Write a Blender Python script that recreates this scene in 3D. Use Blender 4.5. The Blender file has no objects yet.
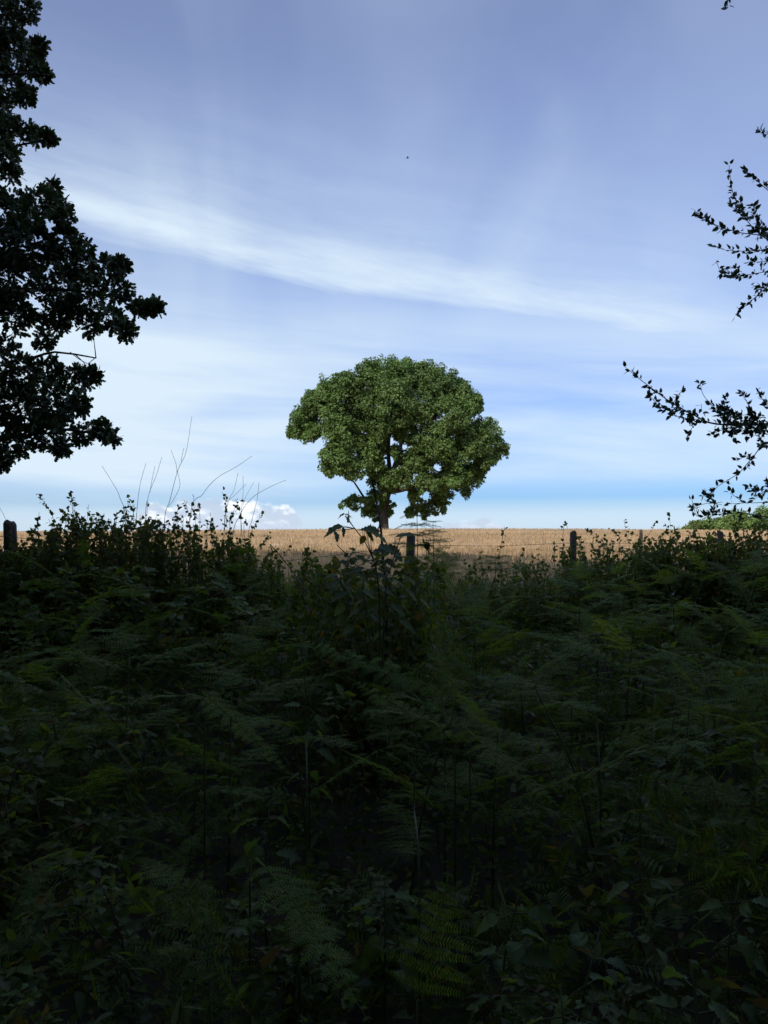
import bpy, math, random
import numpy as np
from mathutils import Matrix, Vector

SC = bpy.context.scene
COL = SC.collection
R = np.random.default_rng(7)
random.seed(7)

# ------------------------------------------------------------------ camera maths
F = 852.0
PITCH = math.atan(28 / F)
EYE = 1.6

def at(px, py, Y):
    """world point at forward distance Y seen at this place of the photograph"""
    x = (px - 384) / F
    v = (512 - py) / F
    dy = math.cos(PITCH) - v * math.sin(PITCH)
    dz = math.sin(PITCH) + v * math.cos(PITCH)
    return np.array([x / dy * Y, Y, EYE + dz / dy * Y])

def proj(P):
    P = np.atleast_2d(P)
    y, z = P[:, 1], P[:, 2] - EYE
    cy = y * math.cos(PITCH) + z * math.sin(PITCH)
    cz = -y * math.sin(PITCH) + z * math.cos(PITCH)
    cy = np.where(cy < 0.05, 0.05, cy)
    return 384 + F * P[:, 0] / cy, 512 - F * cz / cy

def sstep(a, b, x):
    t = np.clip((x - a) / (b - a), 0, 1)
    return t * t * (3 - 2 * t)

def ground(x, y):
    x = np.asarray(x, float); y = np.asarray(y, float)
    z = 0.5 * sstep(0, 9, y)
    z = z + 0.024 * np.clip(y - 11, 0, 49)
    z = z + 0.012 * np.clip(y - 60, 0, 4) - np.where(y > 64, 9 * sstep(64, 210, y), 0)
    z = z + 0.04 * np.sin(x * 1.3 + 0.6 * y) * np.cos(y * 0.9 - x * 0.4) * sstep(0.5, 2, np.abs(y) + 1) * (1 - sstep(9, 14, y))
    z = z + 0.10 * np.sin(x * 0.09 + 1.0) * sstep(20, 60, y)
    return z

# ------------------------------------------------------------------ mesh tools
class MB:
    def __init__(self):
        self.v = []; self.f = []; self.n = 0; self.m = []
    def add(self, V, faces, mat=0):
        V = np.asarray(V, float).reshape(-1, 3)
        for ks in faces:
            ks = np.asarray(ks)
            self.f.append(ks + self.n); self.m.append((len(ks), mat))
        self.v.append(V); self.n += len(V)
    def inst(self, tmpl, pos, axis, normal, scale, mat=0):
        """many copies of a small leaf template; x = axis, z = normal"""
        tv, tf = tmpl
        pos = np.asarray(pos, float)
        if len(pos) == 0: return
        a = axis / (np.linalg.norm(axis, axis=1, keepdims=True) + 1e-9)
        n = normal - (normal * a).sum(1, keepdims=True) * a
        n = n / (np.linalg.norm(n, axis=1, keepdims=True) + 1e-9)
        b = np.cross(n, a)
        s = np.asarray(scale, float)
        if s.ndim == 0: s = np.full(len(pos), float(s))
        s = s.reshape(-1, 1, 1)
        V = pos[:, None, :] + s * (tv[None, :, 0:1] * a[:, None, :] + tv[None, :, 1:2] * b[:, None, :] + tv[None, :, 2:3] * n[:, None, :])
        N, K = len(pos), len(tv)
        off = (np.arange(N) * K)[:, None, None]
        for fs in tf:                      # arrays of faces with equal vertex count
            fs = np.asarray(fs)
            self.f.append((off + fs[None]).reshape(-1, fs.shape[1]) + self.n)
            self.m.append((N * len(fs), mat))
        self.v.append(V.reshape(-1, 3)); self.n += N * K
    def tube(self, pts, radii, k=6, mat=0, cap=True):
        P = np.asarray(pts, float); n = len(P)
        r = np.interp(np.linspace(0, 1, n), np.linspace(0, 1, len(radii)), radii)
        T = np.gradient(P, axis=0); T /= np.linalg.norm(T, axis=1, keepdims=True) + 1e-9
        up = np.array([0.13, 0.21, 1.0]) if abs(T[0, 2]) < 0.9 else np.array([1.0, 0.2, 0.1])
        a = np.cross(T, up); a /= np.linalg.norm(a, axis=1, keepdims=True) + 1e-9
        b = np.cross(T, a)
        th = np.linspace(0, 2 * math.pi, k, endpoint=False)
        V = P[:, None] + r[:, None, None] * (np.cos(th)[None, :, None] * a[:, None] + np.sin(th)[None, :, None] * b[:, None])
        i = np.arange(n - 1)[:, None] * k; j = np.arange(k)[None]
        q = np.stack([i + j, i + (j + 1) % k, i + k + (j + 1) % k, i + k + j], -1).reshape(-1, 4)
        fs = [q]
        self.add(V.reshape(-1, 3), fs, mat)
        if cap:
            base = self.n - n * k
            self.f.append(np.arange(k)[None, ::-1] + base); self.m.append((1, mat))
            self.f.append(np.arange(k)[None] + base + (n - 1) * k); self.m.append((1, mat))
    def mesh(self, name, mats, smooth=False):
        V = np.concatenate(self.v)
        me = bpy.data.meshes.new(name)
        loops = np.concatenate([f.reshape(-1) for f in self.f]).astype(np.int32)
        lens = np.concatenate([np.full(f.shape[0], f.shape[1]) for f in self.f])
        starts = np.concatenate([[0], np.cumsum(lens)[:-1]]).astype(np.int32)
        me.vertices.add(len(V)); me.vertices.foreach_set('co', V.astype(np.float32).ravel())
        me.loops.add(len(loops)); me.polygons.add(len(lens))
        me.polygons.foreach_set('loop_start', starts)
        me.loops.foreach_set('vertex_index', loops)
        for m in (mats if isinstance(mats, (list, tuple)) else [mats]): me.materials.append(m)
        mi = np.concatenate([np.full(n, m) for n, m in self.m]).astype(np.int32)
        me.polygons.foreach_set('material_index', mi)
        if smooth: me.polygons.foreach_set('use_smooth', np.ones(len(lens), bool))
        me.update(calc_edges=True); me.validate()
        return me
    def build(self, name, mats, parent=None, smooth=False):
        return link(name, self.mesh(name, mats, smooth), parent)

def link(name, me, parent=None, mat=None):
    o = bpy.data.objects.new(name, me); COL.objects.link(o)
    if parent: o.parent = parent
    if mat is not None: o.matrix_local = mat
    return o

def tag(o, label=None, cat=None, group=None, kind=None):
    if label: o['label'] = label
    if cat: o['category'] = cat
    if group: o['group'] = group
    if kind: o['kind'] = kind
    return o

def thing(name, loc, label, cat, group=None):
    o = bpy.data.objects.new(name, None); COL.objects.link(o)
    o.empty_display_size = 0.1
    o.location = [float(c) for c in loc]
    return tag(o, label, cat, group)

def copy_thing(root, loc, rz, s, label):
    c = root.copy(); COL.objects.link(c)
    c.location = [float(v) for v in loc]; c.rotation_euler = (0, 0, rz); c.scale = (s, s, s)
    c['label'] = label
    for ch in KIDS[root.name]:
        d = ch.copy(); COL.objects.link(d); d.parent = c
        d.matrix_parent_inverse = Matrix(); d.matrix_local = ch.matrix_local.copy() if False else ch.matrix_basis.copy()
    return c
KIDS = {}

def smooth_path(pts, n=12):
    P = np.asarray(pts, float)
    if len(P) == 2:
        t = np.linspace(0, 1, n)[:, None]; return P[0] * (1 - t) + P[1] * t
    d = np.concatenate([[0], np.cumsum(np.linalg.norm(np.diff(P, axis=0), axis=1))]); d /= d[-1]
    # Catmull-Rom
    out = []
    Q = np.vstack([2 * P[0] - P[1], P, 2 * P[-1] - P[-2]])
    seg = len(P) - 1
    for i in range(seg):
        m = max(2, int(round(n * (d[i + 1] - d[i]))) + 1)
        for t in np.linspace(0, 1, m, endpoint=(i == seg - 1)):
            p0, p1, p2, p3 = Q[i:i + 4]
            out.append(0.5 * (2 * p1 + (p2 - p0) * t + (2 * p0 - 5 * p1 + 4 * p2 - p3) * t * t + (3 * p1 - p0 - 3 * p2 + p3) * t ** 3))
    return np.array(out)

def rdir(n, rng=R):
    v = rng.normal(size=(n, 3)); return v / np.linalg.norm(v, axis=1, keepdims=True)

# ------------------------------------------------------------------ leaf templates (x along, y across, z up)
def tm(v, *faces):
    by = {}
    for f in faces: by.setdefault(len(f), []).append(f)
    return np.array(v, float), [np.array(x) for x in by.values()]

def ovate(width=0.55, fold=0.12, droop=0.12, tooth=0.0):
    xs = [0, .12, .32, .55, .78, 1.0]; ws = [0, .34, .5, .44, .24, 0]
    v = []; L = []; M = []; Rr = []
    for i, (x, w) in enumerate(zip(xs, ws)):
        z = -droop * x * x
        M.append(len(v)); v.append((x, 0, z))
        if 0 < i < 5:
            L.append(len(v)); v.append((x + tooth, w * width, z + fold * w))
            Rr.append(len(v)); v.append((x + tooth, -w * width, z + fold * w))
    fs = [(M[0], M[1], L[0]), (M[0], Rr[0], M[1])]
    for i in range(3):
        fs += [(M[i + 1], M[i + 2], L[i + 1], L[i]), (M[i + 2], M[i + 1], Rr[i], Rr[i + 1])]
    fs += [(M[4], M[5], L[3]), (M[5], M[4], Rr[3])]
    return tm(v, *fs)

def oak_leaf(fold=0.15, droop=0.15):
    half = [(0.0, .02), (.12, .07), (.22, .2), (.3, .19), (.34, .11), (.46, .27), (.56, .25), (.6, .14), (.74, .24), (.86, .18), (.97, .08), (1, 0)]
    v = [(x, 0, -droop * x * x) for x, y in ((0, 0), (.34, 0), (.6, 0))]
    up = []; dn = []
    for x, y in half:
        up.append(len(v)); v.append((x, y, -droop * x * x + fold * y))
    for x, y in half[:-1]:
        dn.append(len(v)); v.append((x, -y, -droop * x * x + fold * y))
    dn.append(up[-1])
    fs = [(0, 1, up[4], up[3], up[2], up[1], up[0]), (1, 2, up[7], up[6], up[5], up[4]), (2, up[11], up[10], up[9], up[8], up[7]),
          (1, 0, dn[0], dn[1], dn[2], dn[3], dn[4]), (2, 1, dn[4], dn[5], dn[6], dn[7]), (dn[11], 2, dn[7], dn[8], dn[9], dn[10])]
    return tm(v, *fs)

def toothed(width, fold, droop, twist, k=7, tip=1.25):
    v = [(0, 0, 0)]; fs = []; prev = (0, 0, 0)
    for i in range(1, k + 1):
        x = i / k; w = width * .5 * math.sin(math.pi * x ** .8) ** .8 if i < k else 0
        m = len(v); zc = -droop * x * x + .02 * math.sin(i * 2.1); wob = .03 * math.sin(i * 2.4 + 1)
        v.append((x, 0, zc))
        if i < k:
            v.append((x - .015, w, zc + fold * w + wob + twist * x * w)); v.append((x - .05, w * .8, zc + fold * w * .8 + wob))
            v.append((x - .015, -w, zc + fold * w - wob - twist * x * w)); v.append((x - .05, -w * .8, zc + fold * w * .8 - wob))
            if i == 1: fs += [(0, m, m + 1, m + 2), (0, m + 4, m + 3, m)]
            else: fs += [(p, m, m + 1, m + 2, p + 1), (m, p, p + 3, m + 4, m + 3)]
        else: fs += [(p, m, p + 1), (m, p, p + 3)]
        p = m
    return tm(v, *fs)
LEAF = ovate()
LEAF_WIDE = toothed(.78, .25, .3, .3)
LEAF_SLIM = ovate(.34, .1, .25)
LEAF_BIG = toothed(.6, .3, .4, .5, 9)
LEAF_SMALL = ovate(.62, .2, .2)
OAK = oak_leaf()
CHIP = tm([(0, 0, 0), (.5, .34, .1), (1, 0, -.06), (.45, -.32, .08)], (0, 1, 2), (0, 2, 3))
SPRIG = tm([(0, 0, 0), (.35, .32, .08), (.6, .1, 0), (1, .22, -.1), (.75, -.08, .02), (.8, -.36, -.08), (.3, -.2, .05)], (0, 6, 5, 4), (0, 4, 2, 1), (2, 4, 3))
def pinnate(k=8):
    v = []; f = []
    for i in range(k):
        x = .12 + .86 * i / k; w = .34 * math.sin(math.pi * min(1, .25 + .72 * (1 - i / k))) 
        for sd in (-1, 1):
            o = len(v); v += [(x, 0, -.1 * x * x), (x + .05, sd * w * .5, -.1 * x * x + .03), (x + .16, sd * w, -.1 * x * x - .02), (x + .11, sd * w * .45, -.1 * x * x)]
            f.append((o, o + 1, o + 2, o + 3) if sd > 0 else (o, o + 3, o + 2, o + 1))
    o = len(v); v += [(0, -.012, 0), (0, .012, 0), (1, 0, -.1)]; f.append((o, o + 1, o + 2))
    return tm(v, *f)
PINNATE = pinnate()
BLADE = tm([(0, -.012, 0), (0, .012, 0), (.55, .011, .02), (.55, -.011, .02), (1, 0, -.08)], (0, 1, 2, 3), (3, 2, 4))

# ------------------------------------------------------------------ materials
def nt(name):
    m = bpy.data.materials.new(name); m.use_nodes = True
    t = m.node_tree; t.nodes.clear()
    return m, t.nodes, t.links

def leaf_mat(name, dark, light, odd=None, rough=0.5, trans=0.35, spec=0.4, nscale=1.2, tmul=(1.3, 1.55, .7)):
    """leaf colour differs from leaf to leaf (random per island) and drifts over the plant"""
    m, N, L = nt(name)
    out = N.new('ShaderNodeOutputMaterial')
    geo = N.new('ShaderNodeNewGeometry')
    ramp = N.new('ShaderNodeValToRGB'); e = ramp.color_ramp.elements
    e[0].position = 0.0; e[0].color = (*dark, 1); e[1].position = 0.9; e[1].color = (*light, 1)
    if odd:
        x = e.new(0.975); x.color = (*odd, 1); e[1].position = 0.93
    L.new(geo.outputs['Random Per Island'], ramp.inputs[0])
    tc = N.new('ShaderNodeTexCoord'); oi = N.new('ShaderNodeObjectInfo')
    no = N.new('ShaderNodeTexNoise'); no.inputs['Scale'].default_value = nscale; no.inputs['Detail'].default_value = 3
    L.new(tc.outputs['Object'], no.inputs['Vector'])
    hs = N.new('ShaderNodeHueSaturation')
    mr = N.new('ShaderNodeMapRange'); mr.inputs[1].default_value = .3; mr.inputs[2].default_value = .7
    mr.inputs[3].default_value = .72; mr.inputs[4].default_value = 1.3
    L.new(no.outputs[0], mr.inputs[0]); L.new(mr.outputs[0], hs.inputs['Value'])
    mh = N.new('ShaderNodeMapRange'); mh.inputs[3].default_value = .485; mh.inputs[4].default_value = .515
    L.new(oi.outputs['Random'], mh.inputs[0]); L.new(mh.outputs[0], hs.inputs['Hue'])
    L.new(ramp.outputs[0], hs.inputs['Color'])
    p = N.new('ShaderNodeBsdfPrincipled'); p.inputs['Roughness'].default_value = rough
    p.inputs['Specular IOR Level'].default_value = spec
    L.new(hs.outputs[0], p.inputs['Base Color'])
    tr = N.new('ShaderNodeBsdfTranslucent')
    g = N.new('ShaderNodeMix'); g.data_type = 'RGBA'; g.blend_type = 'MULTIPLY'; g.inputs[0].default_value = 1
    g.inputs[7].default_value = (*tmul, 1)
    L.new(hs.outputs[0], g.inputs[6]); L.new(g.outputs[2], tr.inputs[0])
    mx = N.new('ShaderNodeMixShader'); mx.inputs[0].default_value = trans
    L.new(p.outputs[0], mx.inputs[1]); L.new(tr.outputs[0], mx.inputs[2]); L.new(mx.outputs[0], out.inputs[0])
    return m

def rough_mat(name, c1, c2, scale=8, rough=0.85, bump=0.3, stretch=(1, 1, 1), c3=None, coord='Object'):
    m, N, L = nt(name)
    out = N.new('ShaderNodeOutputMaterial'); p = N.new('ShaderNodeBsdfPrincipled')
    p.inputs['Roughness'].default_value = rough; p.inputs['Specular IOR Level'].default_value = .25
    tc = N.new('ShaderNodeTexCoord'); mp = N.new('ShaderNodeMapping'); mp.inputs['Scale'].default_value = stretch
    L.new(tc.outputs[coord], mp.inputs[0])
    no = N.new('ShaderNodeTexNoise'); no.inputs['Scale'].default_value = scale; no.inputs['Detail'].default_value = 8
    L.new(mp.outputs[0], no.inputs['Vector'])
    ramp = N.new('ShaderNodeValToRGB'); e = ramp.color_ramp.elements
    e[0].position = .34; e[0].color = (*c1, 1); e[1].position = .66; e[1].color = (*c2, 1)
    if c3: x = e.new(.8); x.color = (*c3, 1)
    L.new(no.outputs[0], ramp.inputs[0]); L.new(ramp.outputs[0], p.inputs['Base Color'])
    b = N.new('ShaderNodeBump'); b.inputs['Strength'].default_value = bump; b.inputs['Distance'].default_value = .05
    L.new(no.outputs[0], b.inputs['Height']); L.new(b.outputs[0], p.inputs['Normal'])
    L.new(p.outputs[0], out.inputs[0])
    return m

M = {}
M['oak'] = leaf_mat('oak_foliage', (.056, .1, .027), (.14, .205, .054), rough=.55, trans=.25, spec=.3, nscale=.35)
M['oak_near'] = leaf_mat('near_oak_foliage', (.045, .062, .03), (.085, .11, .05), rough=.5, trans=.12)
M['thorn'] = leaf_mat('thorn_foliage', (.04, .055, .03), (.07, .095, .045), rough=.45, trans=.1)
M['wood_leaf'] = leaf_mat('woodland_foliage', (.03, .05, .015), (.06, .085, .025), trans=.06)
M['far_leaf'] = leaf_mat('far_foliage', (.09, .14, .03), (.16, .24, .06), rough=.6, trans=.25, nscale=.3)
M['fern'] = leaf_mat('bracken_green', (.07, .105, .024), (.15, .205, .045), odd=(.22, .14, .04), rough=.6, spec=.18, trans=.5, tmul=(1.75, 1.8, .55), nscale=2)
M['fern_pale'] = leaf_mat('bracken_pale_green', (.11, .15, .032), (.18, .235, .05), odd=(.24, .18, .06), rough=.7, spec=.18, trans=.5, tmul=(1.75, 1.8, .6), nscale=2)
M['fern_dead'] = leaf_mat('bracken_dead', (.12, .06, .03), (.2, .11, .055), rough=.8, trans=.2)
M['bramble'] = leaf_mat('bramble_foliage', (.06, .08, .022), (.125, .158, .042), odd=(.22, .13, .04), rough=.5, spec=.24, trans=.4, tmul=(1.75, 1.8, .55))
M['herb'] = leaf_mat('herb_foliage', (.055, .08, .026), (.105, .14, .042), odd=(.18, .2, .04), rough=.55, trans=.42, spec=.2, tmul=(1.75, 1.8, .55))
M['cover'] = leaf_mat('ground_cover_foliage', (.045, .06, .018), (.10, .125, .032), odd=(.2, .12, .045), rough=.6, spec=.18, trans=.38, tmul=(1.75, 1.8, .55), nscale=.9)
M['grass'] = leaf_mat('grass_blades', (.10, .10, .04), (.2, .17, .08), rough=.6, trans=.3, nscale=.6)
M['crop'] = leaf_mat('crop_ears', (.47, .335, .19), (.55, .40, .235), odd=(.44, .35, .19), rough=.75, trans=.45, spec=.15, nscale=.12, tmul=(1.1, 1.02, .95))
M['crop_bed'] = rough_mat('crop_bed', (.34, .22, .12), (.48, .34, .2), 3.0, .9, .6, (1, .35, 1))
M['bark'] = rough_mat('bark', (.03, .026, .021), (.075, .066, .055), 9, .9, .8, (1, 1, .25))
M['stem'] = rough_mat('green_stem', (.05, .06, .022), (.09, .10, .035), 20, .6, .1)
M['cane'] = rough_mat('brown_cane', (.06, .035, .022), (.13, .075, .045), 20, .6, .1)
M['dry'] = rough_mat('dry_stem', (.14, .11, .075), (.26, .20, .14), 15, .8, .1)
M['post'] = rough_mat('weathered_post', (.05, .042, .034), (.13, .11, .09), 14, .9, .7, (1, 1, .12))
M['wire'] = rough_mat('rusty_wire', (.06, .045, .035), (.13, .10, .08), 60, .6, .1)
M['soil'] = rough_mat('woodland_floor', (.022, .016, .010), (.06, .042, .026), 6, .95, .7, c3=(.09, .06, .035))
M['bird'] = rough_mat('bird_plumage', (.02, .02, .02), (.05, .045, .04), 30, .7, .1)

# ground material: woodland soil near, stubbly earth under the crop, green pasture far away
def ground_mat():
    m, N, L = nt('ground_surface')
    out = N.new('ShaderNodeOutputMaterial'); p = N.new('ShaderNodeBsdfPrincipled'); p.inputs['Roughness'].default_value = .95
    p.inputs['Specular IOR Level'].default_value = .15
    tc = N.new('ShaderNodeTexCoord'); sp = N.new('ShaderNodeSeparateXYZ'); L.new(tc.outputs['Object'], sp.inputs[0])
    no = N.new('ShaderNodeTexNoise'); no.inputs['Scale'].default_value = 5; no.inputs['Detail'].default_value = 8
    L.new(tc.outputs['Object'], no.inputs['Vector'])
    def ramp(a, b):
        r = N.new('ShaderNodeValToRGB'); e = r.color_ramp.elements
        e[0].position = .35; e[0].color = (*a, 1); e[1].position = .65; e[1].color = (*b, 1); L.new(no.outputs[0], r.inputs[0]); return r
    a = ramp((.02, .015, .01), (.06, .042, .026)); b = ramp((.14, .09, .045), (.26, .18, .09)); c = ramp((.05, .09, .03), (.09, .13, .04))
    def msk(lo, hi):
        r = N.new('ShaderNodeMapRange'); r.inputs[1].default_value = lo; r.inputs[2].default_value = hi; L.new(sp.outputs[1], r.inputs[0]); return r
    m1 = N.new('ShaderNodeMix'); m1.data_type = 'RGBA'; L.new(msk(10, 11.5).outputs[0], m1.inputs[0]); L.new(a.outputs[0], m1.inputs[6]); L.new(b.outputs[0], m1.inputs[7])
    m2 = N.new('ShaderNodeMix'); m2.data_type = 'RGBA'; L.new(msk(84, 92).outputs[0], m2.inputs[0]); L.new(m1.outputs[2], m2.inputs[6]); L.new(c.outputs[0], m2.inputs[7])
    L.new(m2.outputs[2], p.inputs['Base Color'])
    bp = N.new('ShaderNodeBump'); bp.inputs['Strength'].default_value = .6; bp.inputs['Distance'].default_value = .05
    L.new(no.outputs[0], bp.inputs['Height']); L.new(bp.outputs[0], p.inputs['Normal'])
    L.new(p.outputs[0], out.inputs[0])
    return m
M['ground'] = ground_mat()

# ------------------------------------------------------------------ ground and crop
def sheet(xs, ys, zf):
    X, Y = np.meshgrid(xs, ys); Z = zf(X, Y)
    nx, ny = len(xs), len(ys)
    i = (np.arange(ny - 1)[:, None] * nx + np.arange(nx - 1)[None]).ravel()
    return np.stack([X, Y, Z], -1).reshape(-1, 3), [np.stack([i, i + 1, i + 1 + nx, i + nx], -1)]

xs = np.unique(np.concatenate([np.linspace(-3000, -60, 14), np.linspace(-60, -8, 30), np.linspace(-8, 8, 90), np.linspace(8, 60, 30), np.linspace(60, 3000, 14)]))
ys = np.unique(np.concatenate([np.linspace(-3000, -40, 12), np.linspace(-40, 0, 20), np.linspace(0, 12, 80), np.linspace(12, 60, 40), np.linspace(60, 230, 50), np.linspace(230, 4000, 20)]))
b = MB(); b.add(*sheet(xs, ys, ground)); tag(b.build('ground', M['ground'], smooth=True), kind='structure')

def crop_z(x, y):
    return ground(x, y) + .62 + .035 * np.sin(x * 2.1 + y * .7) * np.sin(y * 1.7 - x) + .03 * np.sin(x * 5.3 + y * 3.1)
b = MB()
cx = np.linspace(-70, 80, 420); cy = np.concatenate([np.linspace(11, 30, 130), np.linspace(30.3, 84, 130)])
b.add(*sheet(cx, cy, lambda x, y: np.where(y < 11.05, ground(x, y) - .02, crop_z(x, y) - .07)), mat=0)
def crop_blades(n, y0, y1, size, xf=.62):
    y = np.sqrt(R.uniform(y0 ** 2, y1 ** 2, n)); x = R.uniform(-1, 1, n) * (y * xf + 2)
    z = crop_z(x, y) - .1
    ax = np.stack([R.normal(0, .28, n), R.normal(0, .28, n), np.ones(n)], -1)
    return np.stack([x, y, z], -1), ax, rdir(n), size * R.uniform(.7, 1.35, n)
EAR = tm([(0, -.05, 0), (0, .05, 0), (.5, .12, .03), (.5, -.12, .03), (1, .02, 0), (1, -.02, 0)], (0, 1, 2, 3), (3, 2, 4, 5))
b.inst(EAR, *crop_blades(52000, 11.1, 22, .14), mat=1)
b.inst(EAR, *crop_blades(50000, 20, 44, .13), mat=1)
b.inst(EAR, *crop_blades(42000, 40, 76, .13), mat=1)
tag(b.build('cereal_crop', [M['crop_bed'], M['crop']]), 'ripe golden cereal crop covering the field behind the fence', 'crop', kind='stuff')

# ------------------------------------------------------------------ trees
def foliage(mb, lobes, tmpl, per, size, sub=.36, subs=14, up=.35, keep=None, mat=0, flat=1.0):
    """leaves on the shells of sub-clumps that sit on the lobes"""
    for lb in lobes:
        c = np.asarray(lb[0], float); r = lb[1]; dens = lb[2] if len(lb) > 2 else 1.0
        k = max(3, int(subs * min(1.6, max(.3, dens))))
        d = rdir(k); sc = c + d * r * R.uniform(.45, 1.0, (k, 1)) * np.array([1, 1, flat])
        n = max(4, int(per * dens))
        D = rdir(k * n); D[:, 2] = D[:, 2] * .8 + .12
        rad = r * sub * R.uniform(.25, 1.0, (k * n, 1)) ** .5 * np.repeat(R.uniform(.65, 1.25, (k, 1)), n, axis=0)
        P = np.repeat(sc, n, axis=0) + D * rad
        out = np.repeat(d, n, axis=0) * .5 + D
        nrm = out + rdir(k * n) * .6 + np.array([0, 0, up])
        ax = np.cross(nrm, rdir(k * n)) + out * .5 + np.array([0, 0, -.25])
        s = size * R.uniform(.65, 1.3, k * n)
        if keep is not None:
            q = keep(P); P, ax, nrm, s = P[q], ax[q], nrm[q], s[q]
        mb.inst(tmpl, P, ax, nrm, s, mat)

def limbs(mb, start, lobes, r0, bump=.12, tips=3, k=6):
    for lb in lobes:
        c = np.asarray(lb[0], float); r = lb[1]
        s = np.asarray(start[R.integers(len(start))], float)
        mid = s * .5 + c * .5 + np.array([0, 0, bump * np.linalg.norm(c - s)]) + R.normal(0, .04 * np.linalg.norm(c - s), 3)
        path = smooth_path([s, mid, c], 9)
        mb.tube(path, [r0, r0 * .55, r0 * .22], k)
        for _ in range(tips):
            e = c + rdir(1)[0] * r * .85; a = path[R.integers(4, len(path) - 1)]
            mb.tube(smooth_path([a, (a + e) / 2 + R.normal(0, .05 * r, 3), e], 5), [r0 * .25, r0 * .07], 4)

# --- the lone oak on the crest
OY = 63.0
oak0 = np.array([*at(383, 529, OY)[:2], 0.]); oak0[2] = float(ground(oak0[0], OY)) - .1
root = thing('oak_tree', oak0, 'lone broad-crowned oak standing in the golden field on the skyline', 'tree')
spec = [(385, 318, 20), (405, 340, 16), (385, 100, 52), (320, 98, 40), (300, 130, 50), (455, 105, 42), (500, 125, 50), (550, 140, 48), (588, 172, 38), (245, 135, 42), (200, 150, 42), (160, 178, 42), (128, 228, 40), (102, 258, 24),
        (150, 262, 28), (205, 215, 52), (235, 265, 48), (300, 200, 62), (385, 165, 62), (395, 225, 50), (470, 190, 62), (560, 220, 52), (612, 190, 20), (640, 262, 38), (600, 285, 42), (676, 300, 32), (688, 320, 22),
        (640, 330, 38), (560, 325, 48), (500, 290, 50), (215, 335, 42), (200, 365, 22), (270, 320, 50), (262, 370, 28), (325, 300, 38), (335, 365, 28), (455, 335, 42), (420, 270, 28), (540, 395, 42), (600, 385, 36), (632, 375, 18), (580, 420, 28),
        (480, 405, 36), (515, 440, 36), (500, 472, 26), (455, 470, 22), (445, 440, 20), (305, 448, 22), (272, 462, 24), (242, 470, 16), (330, 500, 14), (365, 470, 16), (310, 480, 22), (345, 470, 20), (430, 490, 16), (375, 400, 24), (345, 430, 24), (410, 390, 26), (330, 395, 24), (440, 350, 30), (350, 455, 16), (365, 490, 12), (470, 492, 18), (435, 478, 18), (520, 470, 20), (300, 490, 14), (400, 270, 20), (350, 250, 30)]
lobes = []
cx0, cz0 = 390, 250
for (a, c, r) in spec:
    p = at(260 + a / 2.844, 340 + c / 2.844, OY); rr = r * .0256 * 1.0
    q = math.hypot((a - cx0) / 320, (c - cz0) / 215)
    dep = 6.3 * math.sqrt(max(0, 1 - min(q, 1) ** 2))
    inner = dep > 2.5
    if 290 < a < 470 and c > 195 and inner: dep *= .75
    for s in ((-1, 1) if inner else (R.choice([-1, 1]) * .5,)):
        dy = s * dep * R.uniform(.6, .95)
        Yq = OY + dy
        pp = at(260 + a / 2.844, 340 + c / 2.844, Yq) - oak0
        lobes.append((pp, rr, float(np.clip((rr / 1.05) ** 1.7, .12, 1.1))))
small = []
for lb in lobes:
    for _ in range(6):
        d = rdir(1)[0]; small.append((lb[0] + d * lb[1] * R.uniform(.75, 1.08), lb[1] * R.uniform(.2, .42), .7))
mb = MB()
foliage(mb, lobes, SPRIG, 105, .18, sub=.33, subs=26, up=.35)
foliage(mb, small, SPRIG, 26, .19, sub=.6, subs=6, up=.5)
cr = mb.mesh('crown', M['oak'])
mb = MB()
tr = lambda a, c, dy=0: at(260 + a / 2.844, 340 + c / 2.844, OY + dy) - oak0
base = np.array([0, 0, 0]) + (tr(350, 545) * [1, 1, 0])
fork = tr(362, 430)
mb.tube(smooth_path([base, tr(352, 520), tr(352, 470), fork], 14), [.55, .36, .33, .33], 12)
th = np.linspace(0, 2 * math.pi, 7)[:-1]
for t in th: mb.tube(smooth_path([base + [0, 0, 1.0], base + [.5 * math.cos(t), .5 * math.sin(t), .35], base + [1.0 * math.cos(t), 1.0 * math.sin(t), -.05]], 6), [.22, .2, .08], 6)
mainl = [(tr(345, 400), tr(335, 330), tr(300, 250), tr(240, 200)), (tr(370, 390, -1), tr(365, 320, -1.5), tr(370, 240, -2), tr(380, 150, -2)),
         (tr(395, 410, 1), tr(430, 380, 1.5), tr(500, 330, 2), tr(600, 290, 2)), (tr(400, 405, -.6), tr(430, 350, -2), tr(470, 270, -3), tr(520, 180, -3)),
         (tr(350, 400, .6), tr(340, 330, 2.5), tr(330, 250, 3), tr(320, 150, 3)), (tr(405, 425, -.5), tr(450, 410, -1.5), tr(500, 400, -2), tr(570, 400, -2)),
         (tr(340, 445), tr(320, 450), tr(290, 450), tr(255, 462)), (tr(380, 370, .5), tr(400, 300, 1.5), tr(410, 220, 2), tr(440, 120, 2))]
starts = []
for pts in mainl:
    path = smooth_path([fork, *pts], 16); mb.tube(path, [.27, .17, .11, .06], 8); starts += list(path[5:14])
starts = np.array(starts)
for lb in lobes:
    j = np.argsort(np.linalg.norm(starts - lb[0], axis=1))[R.integers(0, 3)]
    limbs(mb, [starts[j]], [lb], .09, tips=4, k=5)
link('crown', cr, root)
mb.build('trunk', M['bark'], root, smooth=True)

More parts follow.
